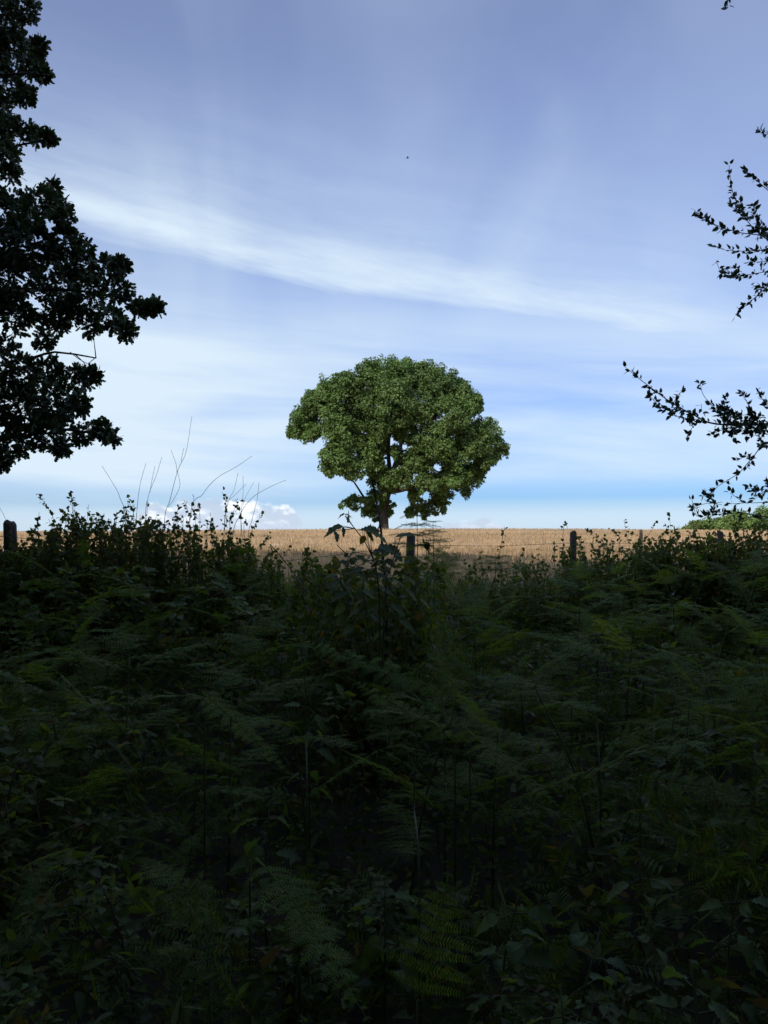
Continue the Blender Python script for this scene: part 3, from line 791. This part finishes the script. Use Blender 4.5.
# ------------------------------------------------------------------ plants one can point to
def hero_frond(p0, Y0, p1, Y1, width, label, face=(0, -1, .35), mat='fern_pale', arch=.12, n=15, base=True, dense=14, ang0=None, fine=1.0):
    A, B = at(*p0, Y0), at(*p1, Y1); L = np.linalg.norm(B - A)
    gx = A[0]; g = float(ground(gx, A[1]))
    rt = thing('bracken_frond', (gx, A[1], g), label, 'fern')
    mb = MB(); frond_mb(mb, L, width, n, arch, seed=int(p0[0] * 3 + p0[1]), dense=dense, ang0=ang0, fine=fine)
    o = mb.build('frond', M[mat], rt); o.matrix_local = orient(B - A, face, A - np.array([gx, A[1], g]), 1)
    mb = MB(); mb.tube(smooth_path([(0, .03, -.04), (0, .01, (A[2] - g) * .6), A - np.array([gx, A[1], g])], 8), [.005, .003], 5); mb.build('stem', M['stem'], rt)
hero_frond((418, 1000), 1.95, (453, 872), 2.05, .52, 'upright young bracken frond with ladder-like leaflets in the bottom centre', n=9, dense=17, ang0=84)
hero_frond((180, 985), 2.1, (205, 868), 2.3, .75, 'broad flat dark bracken frond in the lower left corner', mat='fern', n=9, dense=16, ang0=80)
hero_frond((300, 960), 2.3, (308, 850), 2.4, .42, 'slim upright bracken frond in the lower left half', mat='fern', n=12)
hero_frond((250, 860), 2.4, (385, 985), 1.9, .22, 'long pale bracken frond arching down to the right near the bottom centre', face=(.2, -.3, 1), arch=.3, n=20)
hero_frond((455, 745), 3.2, (350, 668), 3.5, .2, 'pale frond seen edge-on reaching up left below the lone oak', face=(0, -.3, 1), n=18)
hero_frond((455, 690), 4.0, (290, 628), 4.4, .18, 'long bright frond leaning left under the central leafy sapling', face=(0, -.35, 1), n=20)
hero_frond((445, 720), 3.6, (447, 615), 3.9, .55, 'broad upright bracken frond straight below the middle fence post', face=(0, -1, .2), mat='fern', n=13)
hero_frond((470, 730), 3.0, (560, 800), 2.6, .22, 'pale bracken frond sloping down to the right below the middle post', face=(.1, -.3, 1), n=18)
hero_frond((640, 775), 2.8, (768, 800), 2.6, .34, 'wide bracken frond spreading flat towards the right edge', face=(0, -.5, 1), mat='fern', n=15)
hero_frond((205, 690), 3.2, (290, 770), 3.0, .22, 'pale frond drooping right in the left half of the bank', face=(.2, -.3, 1), n=16)
hero_frond((432, 600), 7.6, (455, 541), 7.8, .5, 'feathery dark frond standing just right of the middle fence post', face=(-.6, -1, .2), mat='fern', arch=.5, n=15, fine=1.5)
hero_frond((425, 590), 6.9, (446, 536), 7.0, .55, 'second feathery frond leaning right beside the middle fence post', face=(-.3, -1, .3), mat='fern', arch=.6, n=14, fine=1.5)

# flat-topped bracken rising over the crest by the middle post
def flat_top(px, py_top, Y, label, tiers, w):
    g = float(ground(at(px, 560, Y)[0], Y)); X = at(px, 560, Y)[0]; rt = thing('bracken_fern', (X, Y, g), label, 'fern')
    T = at(px, py_top, Y) - np.array([X, Y, g]); mb = MB(); mb.tube(smooth_path([(0, 0, -.05), (.01, .02, T[2] * .5), T], 10), [.006, .0022], 5); mb.build('stem', M['stem'], rt)
    for k in range(tiers):
        z = T * (1 - .02 * k - .0) - np.array([0, 0, k * .045])
        for j in range(6):
            a = j * 1.05 + k * .5 + .3
            link('frond', FM[(j + k) % 5], rt, orient((math.cos(a), math.sin(a), .25), (R.normal(0, .25), -.35, 1), z, w * (.7 + .25 * k)))
flat_top(417, 516, 6.2, 'flat-topped bracken rising over the field beside the middle post', 4, .2)
flat_top(433, 522, 6.4, 'thin-stemmed bracken top just right of the middle post', 3, .13)
flat_top(662, 553, 8.4, 'bracken tip poking up at the crest on the right', 2, .3)
flat_top(495, 558, 8.3, 'spreading bracken tip right of the middle post against the shaded field', 3, .3)
flat_top(530, 566, 8.6, 'low bracken tip between the two right-hand posts', 2, .28)

# leafy sapling in front of the oak trunk
X, Y = at(378, 640, 4.6)[0], 4.6; g = float(ground(X, Y)); O = np.array([X, Y, g])
rt = thing('leafy_sapling', O, 'dark leafy sapling in the centre with big oval leaves against the field', 'sapling')
ms, ml = MB(), MB()
def pz(px, py, dy=0): return at(px, py, Y + dy) - O
stems = [[(0, 0, -.05), pz(380, 620), pz(372, 556), pz(345, 516)], [(0, .05, -.05), pz(352, 620, .1), pz(338, 580, .1), pz(322, 574, .1)], [(0, 0, -.05), pz(385, 600, -.1), pz(390, 570, -.1), pz(401, 536, -.1)],
         [(.05, 0, -.05), pz(365, 600, .1), pz(360, 570, .1), pz(337, 545, .1)], [(.05, 0, -.05), pz(410, 620, .1), pz(425, 590, .1), pz(432, 580, .1)]]
for s in stems: ms.tube(smooth_path(s, 16), [.007, .0025], 6)
big = [  # px, py of the leaf base, px, py of its tip
    ((343, 526), (321, 533)), ((342, 527), (346, 537)), ((334, 531), (340, 541)), ((345, 514), (337, 517)), ((345, 514), (352, 517)), ((350, 522), (345, 510)), ((362, 530), (380, 527)), ((365, 530), (391, 537)), ((366, 532), (376, 540)), ((365, 536), (360, 544)), ((370, 531), (357, 527)),
    ((395, 537), (417, 533)), ((355, 552), (345, 560)), ((356, 556), (368, 560)), ((372, 552), (389, 548)), ((378, 548), (403, 550)), ((386, 546), (406, 558)), ((372, 556), (360, 562)), ((385, 560), (398, 566)), ((365, 568), (347, 572)), ((355, 572), (372, 580)),
    ((372, 574), (392, 578)), ((340, 580), (325, 588)), ((342, 584), (356, 594)), ((335, 574), (322, 578)), ((334, 572), (341, 566)), ((348, 592), (330, 600)), ((362, 590), (378, 600)), ((380, 588), (398, 596)), ((392, 580), (410, 588)), ((405, 590), (420, 598)), ((415, 585), (408, 575)),
    ((360, 610), (342, 618)), ((370, 615), (388, 622)), ((390, 605), (408, 612)), ((345, 605), (332, 615)), ((377, 600), (365, 610)), ((420, 600), (432, 606)), ((400, 620), (415, 630)), ((355, 625), (340, 636)), ((384, 630), (370, 642)), ((376, 560), (384, 570)), ((350, 566), (338, 558)), ((362, 600), (350, 608))]
for a, c in big:
    dy = R.uniform(-.08, .08); p, q = pz(*a, dy), pz(*c, dy + R.uniform(-.05, .05)); L = np.linalg.norm(q - p)
    ml.inst(LEAF if (a == (395, 537) or R.uniform() < .5) else LEAF_WIDE, np.array([p]), np.array([q - p]), np.array([[R.normal(0, .35), -.45, .8 + R.uniform(0, .5)]]), np.array([max(.05, L * .95)]))
    near = min((smooth_path(s, 16) for s in stems), key=lambda P: np.min(np.linalg.norm(P - p, axis=1))); j = np.argmin(np.linalg.norm(near - p, axis=1))
    ms.tube([near[max(0, j - 1)], p], [.0022, .0014], 4, cap=False)
ms.build('stem', M['stem'], rt, smooth=True); ml.build('foliage', M['bramble'], rt)

# leaning dead stem in front of the trunk
def bare(name, pts, Y, r, label, mat='bark', twigs=(), cat='stem', group=None):
    P0 = at(*pts[-1], Y); g = float(ground(P0[0], Y)); O = np.array([P0[0], Y, g])
    mb = MB(); P = [at(*p, Y + .1 * math.sin(i * 2.1)) - O for i, p in enumerate(pts)] + [np.array([0, 0, -.05])]
    mb.tube(smooth_path(P, 8 + 5 * len(P)), r, 6)
    for t in twigs: mb.tube(smooth_path([at(*p, Y) - O for p in t], 8), [r[0], r[0] * 1.2], 4)
    return tag(mb_o(mb, name, mat, O), label, cat, group)
def mb_o(mb, name, mat, O):
    o = mb.build(name, M[mat], smooth=True); o.location = [float(v) for v in O]; return o
bare('dead_stem', [(372, 479), (376, 500), (381, 530), (383, 560), (386, 600)], 5.2, [.006, .013], 'dark leaning broken stem crossing the trunk of the lone oak')
G = 'dry stalks above the left brambles'
bare('dry_stalk', [(192, 416), (186, 452), (178, 470), (170, 500), (164, 530)], 7.6, [.0014, .004], 'tallest curved dry stalk rising over the left brambles', 'dry', [[(171, 450), (176, 464), (177, 473)], [(177, 470), (180, 485), (175, 497), (168, 508)], [(184, 448), (182, 456), (181, 462)]], group=G)
bare('dry_stalk', [(252, 456), (236, 467), (217, 478), (203, 494), (190, 520)], 7.7, [.0014, .004], 'dry stalk leaning right with a tip pointing at the lone oak', 'dry', group=G)
bare('dry_stalk', [(286, 480), (268, 488), (252, 498), (240, 515), (232, 545)], 7.9, [.0014, .004], 'low dry stalk leaning furthest right over the brambles', 'dry', [[(254, 482), (247, 494), (243, 505)]], group=G)
bare('dry_stalk', [(162, 457), (156, 476), (148, 498), (145, 530)], 7.8, [.0014, .004], 'straight dry stalk left of the tallest one', 'dry', [[(155, 466), (152, 480), (150, 492)]], group=G)
bare('dry_stalk', [(146, 463), (140, 485), (137, 510), (136, 535)], 7.8, [.0014, .004], 'thin dry stalk furthest left of the upright group', 'dry', group=G)
bare('dry_stalk', [(102, 466), (112, 482), (120, 498), (126, 530)], 7.6, [.0014, .004], 'thin dry stalk leaning left below the oak branches', 'dry', group=G)
bare('dry_stalk', [(238, 473), (234, 490), (228, 503), (224, 535)], 7.9, [.0014, .004], 'short upright dry stalk between the two leaning ones', 'dry', [[(246, 484), (236, 494), (229, 500)]], group=G)
bare('dry_stalk', [(243, 476), (243, 495), (241, 515), (241, 540)], 8.0, [.0014, .004], 'faint dry stalk behind the short upright one', 'dry', group=G)
bare('dry_stalk', [(259, 482), (257, 500), (252, 520), (248, 545)], 8.0, [.0014, .004], 'rightmost of the faint upright dry stalks', 'dry', group=G)
bare('dry_stalk', [(0, 508), (6, 520), (12, 540)], 7.0, [.0014, .004], 'short dry stalk by the leftmost fence post', 'dry', group=G)
bare('field_stake', [(641, 530), (641, 540), (641, 548)], 24, [.045, .05], 'thin wooden stake standing alone in the golden crop', 'post', cat='stake')

# thorny bushes of the hedge bank on the fence line
def bush(px0, px1, Y, label, sprigs, dens=1.0, leaf=.042, name='bramble_bush', low=.35):
    pc = (px0 + px1) / 2; X = at(pc, 540, Y)[0]; g = float(ground(X, Y)); O = np.array([X, Y, g])
    rt = thing(name, O, label, 'bush', 'bushes along the fence')
    ms, ml = MB(), MB()
    W = (px1 - px0) / F * Y; n = int(165 * W * dens) + 12
    for i in range(n):
        px = R.uniform(px0, px1); yy = Y + R.uniform(-.6, .6); lim = np.interp(px, PX, PY) + R.exponential(20) - R.exponential(6)
        tip = at(px, lim, yy); bx = tip[0] + R.normal(0, .2); gb = float(ground(bx, yy))
        if tip[2] < gb + .2: continue
        P = smooth_path([np.array([bx, yy + R.normal(0, .1), gb - .03]), np.array([(bx + tip[0]) / 2 + R.normal(0, .06), yy, (gb + tip[2]) / 2 + .08]), tip + R.normal(0, .03, 3)], 12) - O
        ms.tube(P, [.004, .0014], 4, cap=False)
        m = R.integers(34, 60); t = R.uniform(low, 1, m); idx = t * (len(P) - 1); i0 = np.minimum(idx.astype(int), len(P) - 2); fr = (idx - i0)[:, None]
        Q = P[i0] * (1 - fr) + P[i0 + 1] * fr + R.normal(0, .045, (m, 3)) * (1.15 - t[:, None])
        ml.inst(LEAF_WIDE, Q, rdir(m) + [0, 0, .1], rdir(m) + [0, -.2, .9], leaf * R.uniform(.6, 1.25, m))
    for pts in sprigs:      # traced sprigs that stand against the sky
        yy = Y + R.uniform(-.2, .2); P = [at(a, c, yy) - O for a, c in pts]; P.append(np.array([P[-1][0] + R.normal(0, .05), R.normal(0, .1), P[-1][2] * .4]))
        P = smooth_path(P, 16); ms.tube(P, [.0014, .004], 4, cap=False)
        m = int(len(pts) * 9); k = R.uniform(0, len(P) * .6, m); i0 = np.minimum(k.astype(int), len(P) - 2); fr = (k - i0)[:, None]
        Q = P[i0] * (1 - fr) + P[i0 + 1] * fr + R.normal(0, .012, (m, 3))
        ml.inst(LEAF_WIDE, Q, rdir(m) * .8 + [0, 0, .2], rdir(m) + [0, -.7, .5], leaf * .9 * R.uniform(.6, 1.2, m))
    ms.build('stem', M['cane'], rt); ml.build('foliage', M['bramble'], rt)
bush(-40, 60, 7.3, 'dark bush round the leftmost fence post', [[(38, 494), (44, 502), (50, 512), (54, 522)], [(22, 540), (26, 548)]])
bush(55, 150, 7.5, 'dense dark bush with a leafy spire below the left oak branches', [[(70, 491), (72, 503), (74, 520)], [(62, 512), (66, 520)], [(88, 515), (92, 525)], [(128, 494), (130, 505), (134, 520)], [(122, 508), (128, 518)], [(110, 520), (112, 528)]], 1.1)
bush(140, 275, 7.8, 'loose thorny bush with sprigs over the small white cloud', [[(184, 500), (188, 512), (190, 528)], [(222, 492), (226, 503), (225, 520), (224, 535)], [(236, 506), (232, 516), (230, 530)], [(263, 514), (256, 524), (250, 540)], [(210, 512), (212, 524), (214, 538)], [(197, 506), (200, 520)], [(246, 520), (244, 535)], [(270, 535), (262, 545), (256, 556)], [(176, 515), (178, 530)], [(232, 500), (240, 512)], [(278, 548), (272, 560)]], .8)
bush(270, 330, 8.0, 'thin low bramble left of the central sapling', [[(291, 545), (285, 555), (280, 568)], [(303, 552), (306, 565)]], .35)
bush(555, 640, 8.8, 'straggling bramble draped round the second post from the right', [[(585, 529), (592, 533), (598, 540)], [(612, 530), (618, 536), (620, 545)], [(630, 533), (640, 537), (650, 548)], [(580, 540), (584, 550)], [(604, 541), (600, 552)], [(568, 530), (566, 524), (563, 536)]], .9, .036)
bush(636, 705, 8.6, 'bushy thorn with a pointed top on the crest at right', [[(664, 523), (668, 530), (670, 542)], [(660, 535), (664, 545)], [(678, 535), (676, 545)], [(690, 532), (694, 540)]], 1.1)
bush(700, 830, 8.4, 'dark thick bush under the thin right-hand twigs', [[(735, 526), (738, 535), (740, 545)], [(752, 524), (756, 534)], [(764, 522), (768, 534)], [(715, 530), (717, 540)], [(745, 530), (748, 540)]], 1.3)
bush(318, 440, 5.3, 'leafy bramble clump round the foot of the central sapling', [], .45, .05)
bush(455, 550, 8.5, 'sparse low bramble on the bank between the two middle posts', [[(462, 560), (466, 570)], [(520, 565), (524, 575)]], .35, .034)
# loose cane left of centre
bare('bramble_cane', [(270, 544), (290, 568), (305, 590), (318, 615)], 5.6, [.003, .006], 'bare bramble cane slanting down right left of the sapling', 'cane', cat='cane')

# big glossy leaves low on the right
def big_leaf_plant(px, py, Y, n, size, label):
    X = at(px, py, Y)[0]; g = float(ground(X, Y)); O = np.array([X, Y, g]); T = at(px, py, Y) - O; h = max(T[2], .2)
    rt = thing('broadleaf_seedling', O, label, 'plant', 'large-leaved seedlings at the front of the bank'); ms, ml = MB(), MB()
    P = smooth_path([(0, 0, -.03), (R.normal(0, .02), R.normal(0, .02), h * .6), (0, 0, h)], 10); ms.tube(P, [.005, .002], 6)
    n += 4
    for k in range(n):
        a = k * 2.4 + R.uniform(0, .6); u = .55 + .45 * k / n; p = P[int(u * (len(P) - 1))]; d = np.array([math.cos(a), math.sin(a), R.uniform(-.6, .4)]); q = p + d * .04
        ms.tube([p, q], [.0018, .0012], 4, cap=False); ml.inst(LEAF_BIG, np.array([q]), np.array([d]), np.array([[R.normal(0, .4), R.normal(-.2, .3), 1]]), np.array([size * .62 * R.uniform(.6, 1.2)]))
    ms.build('stem', M['stem'], rt); ml.build('foliage', M['herb'], rt)
for a in [(520, 890, 2.2, 7, .13, 'large-leaved seedling with a pale bluish top leaf right of the ladder-like frond'), (600, 930, 2.0, 8, .13, 'large-leaved seedling at the bottom between centre and right'), (690, 960, 1.9, 8, .14, 'large-leaved seedling with broad drooping leaves in the bottom right corner'),
          (640, 860, 2.5, 7, .12, 'large-leaved seedling above the bottom right corner'), (740, 880, 2.3, 7, .12, 'large-leaved seedling at the right edge near the bottom'), (560, 985, 1.8, 7, .13, 'large-leaved seedling cut by the bottom edge right of centre'),
          (385, 880, 2.4, 6, .12, 'large-leaved seedling left of the ladder-like frond'), (270, 800, 2.9, 6, .15, 'large-leaved seedling with long pale leaves left of centre'), (310, 690, 3.6, 7, .14, 'tall seedling with drooping leaves below the central sapling'), (70, 860, 2.5, 6, .12, 'large-leaved seedling near the left edge'),
          (100, 690, 3.8, 6, .13, 'large-leaved seedling on the left of the bank with pale leaves'), (690, 700, 3.8, 6, .12, 'large-leaved seedling halfway down on the right of the bank')]:
    big_leaf_plant(*a)
# tall thin stems with small heads
for i, (px, py, Y, lab) in enumerate([(417, 745, 2.3, 'tall thin stem with a ragged head above the ladder-like frond'), (598, 655, 3.4, 'thin dark stem rising right of centre on the bank'), (305, 672, 3.0, 'thin stem with a pale bud left of centre')]):
    bare('thin_stem', [(px, py), (px - 3 + 2 * i % 5, py + 60), (px + 2, py + 130)], Y, [.0018, .0042], lab, 'stem', [[(px + 9, py + 6), (px + 3, py + 14), (px, py + 20)], [(px - 9, py + 10), (px - 4, py + 20), (px, py + 28)]], cat='stem')

# ------------------------------------------------------------------ ground cover and grass that nobody could count
mb = MB(); n = 92000
y = np.sqrt(R.uniform(1.2 ** 2, 10.3 ** 2, n)); x = R.uniform(-1, 1, n) * (.6 * y + 1.0)
top = .16 + .38 * (.5 + .5 * np.sin(x * 2.3 + 1.7 * np.sin(y * 1.3)) * np.cos(y * 1.9 + x)) + .08 * np.sin(x * 7 + y * 5)
u = R.uniform(0, 1, n) ** .6
z = ground(x, y) + np.clip(top, .05, 1) * u
P = np.stack([x, y, z], -1); k = R.uniform(0, 1, n) + .35 * np.sin(x * 1.7 + 2 * np.sin(y * 1.1))
for tmpl, lo, hi, s0, s1 in ((LEAF, -9, .35, .022, .05), (LEAF_SLIM, .35, .62, .04, .09), (PINNATE, .62, 9, .08, .17)):
    q = (k >= lo) & (k < hi) & ((tmpl is not PINNATE) | (R.uniform(0, 1, n) < .45)); m = q.sum()
    mb.inst(tmpl, P[q], rdir(m) * [1, 1, .6] + [0, 0, .25], rdir(m) * .9 + [0, -.1, .7], R.uniform(s0, s1, m))
tag(mb.build('ground_cover', M['cover']), 'low dark leafy ground cover under the ferns and brambles', 'ground cover', kind='stuff')
mb = MB(); n = 15000
y = R.uniform(9.3, 11.6, n); x = R.uniform(-1, 1, n) * (.6 * y + 1)
ax = np.stack([R.normal(0, .3, n), R.normal(0, .3, n), np.ones(n)], -1)
mb.inst(BLADE, np.stack([x, y, ground(x, y)], -1), ax, rdir(n), R.uniform(.45, .8, n))
tag(mb.build('tall_grass', M['grass']), 'tall dull grass between the fence and the crop', 'grass', kind='stuff')

# ------------------------------------------------------------------ a bird in the sky
P0 = at(407.5, 158, 40); rt = thing('bird', P0, 'tiny dark bird high in the sky above the lone oak', 'bird')
mb = MB(); mb.tube(smooth_path([(-.07, 0, 0), (-.03, 0, .004), (.02, 0, .004), (.06, 0, .006), (.085, 0, .008), (.1, 0, .006)], 14), [.004, .014, .022, .02, .014, .012, .003], 8)
mb.inst(CHIP, np.array([[-.05, 0, 0]]), np.array([[-1., 0, 0]]), np.array([[0, 0, 1.]]), np.array([.06]))
for s in (-1, 1): mb.add([(.03, s * .01, .01), (.035, s * .08, .035), (.0, s * .16, .03), (-.015, s * .08, .03), (-.02, s * .01, .01), (.0, s * .05, .018)], [np.array([(0, 1, 5), (1, 2, 3), (1, 3, 5), (5, 3, 4), (0, 5, 4)])])
mb.build('body', M['bird'], rt, smooth=True)

# ------------------------------------------------------------------ light and sky
SUN_EL, SUN_AZ = math.radians(36.5), math.radians(206)
d = Vector((math.sin(SUN_AZ) * math.cos(SUN_EL), math.cos(SUN_AZ) * math.cos(SUN_EL), math.sin(SUN_EL)))
s = bpy.data.lights.new('sun', 'SUN'); s.energy = 2.6; s.angle = math.radians(.53); s.color = (1, .93, .82)
so = bpy.data.objects.new('sun', s); COL.objects.link(so); so.rotation_euler = d.to_track_quat('Z', 'Y').to_euler()

w = bpy.data.worlds.new('World'); SC.world = w; w.use_nodes = True
N, L = w.node_tree.nodes, w.node_tree.links; N.clear()
wo = N.new('ShaderNodeOutputWorld'); bg = N.new('ShaderNodeBackground'); bg.inputs[1].default_value = .1; L.new(bg.outputs[0], wo.inputs[0])
sky = N.new('ShaderNodeTexSky'); sky.sky_type = 'NISHITA'; sky.sun_disc = False; sky.sun_elevation = SUN_EL; sky.sun_rotation = SUN_AZ
sky.air_density = 1.0; sky.dust_density = .6; sky.ozone_density = 1.5
tc = N.new('ShaderNodeTexCoord')
def vec(a, b=None, op='MULTIPLY'):
    n = N.new('ShaderNodeVectorMath'); n.operation = op
    for i, q in enumerate((a, b)):
        if q is None: continue
        if hasattr(q, 'links'): L.new(q, n.inputs[i])
        else: n.inputs[i].default_value = q
    return n.outputs[0]
def mt(op, a, b=0., c=0., clamp=False):
    n = N.new('ShaderNodeMath'); n.operation = op; n.use_clamp = clamp
    for i, q in enumerate((a, b, c)):
        if hasattr(q, 'links'): L.new(q, n.inputs[i])
        else: n.inputs[i].default_value = q
    return n.outputs[0]
nd = vec(tc.outputs['Generated'], None, 'NORMALIZE'); sx = N.new('ShaderNodeSeparateXYZ'); L.new(nd, sx.inputs[0])
az = mt('ARCTAN2', sx.outputs[0], sx.outputs[1]); el = mt('ARCSINE', sx.outputs[2])
def noise(u, v, w_=0., scale=1., detail=6, rough=.55, dist=0.):
    c = N.new('ShaderNodeCombineXYZ')
    for i, q in enumerate((u, v, w_)):
        if hasattr(q, 'links'): L.new(q, c.inputs[i])
        else: c.inputs[i].default_value = q
    n = N.new('ShaderNodeTexNoise'); n.inputs['Scale'].default_value = scale; n.inputs['Detail'].default_value = detail
    n.inputs['Roughness'].default_value = rough; n.inputs['Distortion'].default_value = dist
    L.new(c.outputs[0], n.inputs['Vector']); return n.outputs[0]
def rng(x, a, b, c=0., d_=1., smooth=True):
    n = N.new('ShaderNodeMapRange'); n.interpolation_type = 'SMOOTHSTEP' if smooth else 'LINEAR'
    L.new(x, n.inputs[0]) if hasattr(x, 'links') else None
    for i, q in enumerate((a, b, c, d_)): n.inputs[i + 1].default_value = q
    return n.outputs[0]
warp = mt('SUBTRACT', noise(mt('MULTIPLY', az, 2.2), mt('MULTIPLY', el, 4.), 3.1, 1.6, 4), .5)
# main cirrus streak, slanting down to the right: soft above, sharper below
dl = mt('SUBTRACT', el, mt('SUBTRACT', mt('SUBTRACT', .294, mt('MULTIPLY', az, .175)), mt('MULTIPLY', mt('MULTIPLY', az, az), .06)))
dl = mt('ADD', dl, mt('MULTIPLY', warp, .02))
fib = noise(mt('MULTIPLY', mt('ADD', az, mt('MULTIPLY', el, 1.5)), 4.), mt('MULTIPLY', dl, 26.), 0, 1., 9, .66, .5)
fib2 = noise(mt('MULTIPLY', az, 9.), mt('MULTIPLY', dl, 50.), 4., 1., 8, .65, .3)
dl = mt('ADD', dl, mt('MULTIPLY', mt('SUBTRACT', fib, .5), .05))
band = mt('MULTIPLY', rng(dl, -.024, .012), mt('ADD', mt('MULTIPLY', rng(dl, .055, -.005), .62), mt('MULTIPLY', rng(dl, .22, .0), .38)))
band = mt('MULTIPLY', band, rng(fib2, .25, .75, .72, 1.12)); band = mt('MULTIPLY', band, rng(az, .62, .26, 0, 1))
band = mt('MULTIPLY', band, rng(az, -1.1, -.3, .3, 1.))
# fan of faint vertical streaks higher up
fan = mt('DIVIDE', mt('ADD', az, .05), mt('ADD', mt('ABSOLUTE', el), .5))
stv = noise(mt('MULTIPLY', fan, 3.2), mt('MULTIPLY', el, 2.0), 7., 1., 4, .45, .6)
stv = mt('MULTIPLY', rng(stv, .38, .72), rng(el, .16, .36))
# veil low down with bluer gaps
stl = noise(mt('MULTIPLY', az, 2.0), mt('MULTIPLY', mt('ADD', el, mt('MULTIPLY', az, .06)), 17.), 2.3, 1., 6, .55, .25)
veil = mt('MULTIPLY', rng(stl, .25, .70), rng(el, .34, .16))
gap = mt('MULTIPLY', rng(el, .018, .036), rng(el, .075, .048)); gap = mt('MULTIPLY', gap, rng(az, -.15, .12, .35, .95))
veil = mt('MULTIPLY', veil, mt('SUBTRACT', 1., gap, clamp=True))
gen = mt('ADD', rng(el, .55, .1, .06, .55), mt('MULTIPLY', mt('MULTIPLY', rng(az, .15, -.35), rng(el, .02, .10)), rng(el, .34, .2, 0., .75)))
cl = mt('MAXIMUM', mt('MULTIPLY', band, .74), mt('MULTIPLY', veil, .60)); cl = mt('ADD', cl, mt('MULTIPLY', mt('MULTIPLY', stv, rng(az, .40, .12, .3, 1.)), .34)); cl = mt('ADD', cl, mt('MULTIPLY', gen, .5), clamp=True)
def mixc(f, a, b_):
    n = N.new('ShaderNodeMix'); n.data_type = 'RGBA'; n.clamp_factor = True
    L.new(f, n.inputs[0])
    for i, q in ((6, a), (7, b_)):
        if hasattr(q, 'links'): L.new(q, n.inputs[i])
        else: n.inputs[i].default_value = (*q, 1)
    return n.outputs[2]
CLOUD = (4.75, 5.7, 6.55)
tr_ = N.new('ShaderNodeValToRGB'); tr_.color_ramp.interpolation = 'EASE'; ee = tr_.color_ramp.elements
L.new(rng(el, 0, .6, smooth=False), tr_.inputs[0])
for k, (pos, c) in enumerate(((0., (.25, .46, .86)), (.1, (.25, .44, .62)), (.18, (.56, .70, .61)), (.28, (.80, .88, .73)), (.45, (.98, .93, .93)), (1., (1.25, 1.04, 1.12)))):
    e_ = ee[0] if k == 0 else ee[1] if k == 5 else ee.new(pos)
    e_.position = pos; e_.color = (*[v / 2 for v in c], 1)
tint = vec(vec(sky.outputs[0], tr_.outputs[0]), (2., 2., 2.))
cl = mt('MULTIPLY', cl, mt('SUBTRACT', 1., mt('MULTIPLY', gap, .55)))
cl = mt('MAXIMUM', cl, mt('MULTIPLY', rng(el, .060, .024), .76))
c1 = mixc(cl, tint, CLOUD)
# small cumulus on the skyline
cn = noise(mt('MULTIPLY', az, 30.), mt('MULTIPLY', el, 44.), 1.3, 1., 8, .55)
def cum(a0, a1, h, soft=.5):
    m = mt('MULTIPLY', rng(az, a0, a0 + .045), rng(az, a1, a1 - .045)); top = mt('MULTIPLY', m, h)
    x = mt('SUBTRACT', mt('ADD', top, mt('MULTIPLY', mt('SUBTRACT', cn, .5), .052)), mt('MAXIMUM', el, .0)); return mt('MULTIPLY', rng(x, .0, .008), rng(m, 0., .2))
cA = cum(-.31, -.075, .046); cB = cum(.03, .17, .024); cC = cum(-.6, -.42, .03); cD = cum(.5, .75, .03)
cu = mt('MAXIMUM', mt('MAXIMUM', cA, cB), mt('MAXIMUM', cC, cD))
shade = mt('MULTIPLY', rng(el, .006, .036), rng(noise(mt('MULTIPLY', az, 34.), mt('MULTIPLY', el, 60.), 5., 1., 5), .45, .6), clamp=True)
cuc = mixc(shade, (3.9, 4.5, 5.5), (7.6, 7.8, 8.2))
c2 = mixc(mt('MULTIPLY', cu, .8), c1, cuc)
L.new(c2, bg.inputs[0])

# ------------------------------------------------------------------ camera and film
cam = bpy.data.cameras.new('camera'); co = bpy.data.objects.new('camera', cam); COL.objects.link(co); SC.camera = co
co.location = (0, 0, EYE); co.rotation_euler = (math.pi / 2 + PITCH, 0, 0)
cam.sensor_fit = 'VERTICAL'; cam.sensor_height = 24; cam.lens = F / 1024 * 24; cam.clip_start = .05; cam.clip_end = 9000
SC.view_settings.view_transform = 'Standard'; SC.view_settings.look = 'None'; SC.view_settings.gamma = 1; SC.view_settings.exposure = 0.6
SC.render.engine = 'CYCLES'
SC.cycles.max_bounces = 6; SC.cycles.diffuse_bounces = 3; SC.cycles.glossy_bounces = 2; SC.cycles.transmission_bounces = 3
SC.cycles.use_denoising = True; SC.cycles.caustics_reflective = False; SC.cycles.caustics_refractive = False
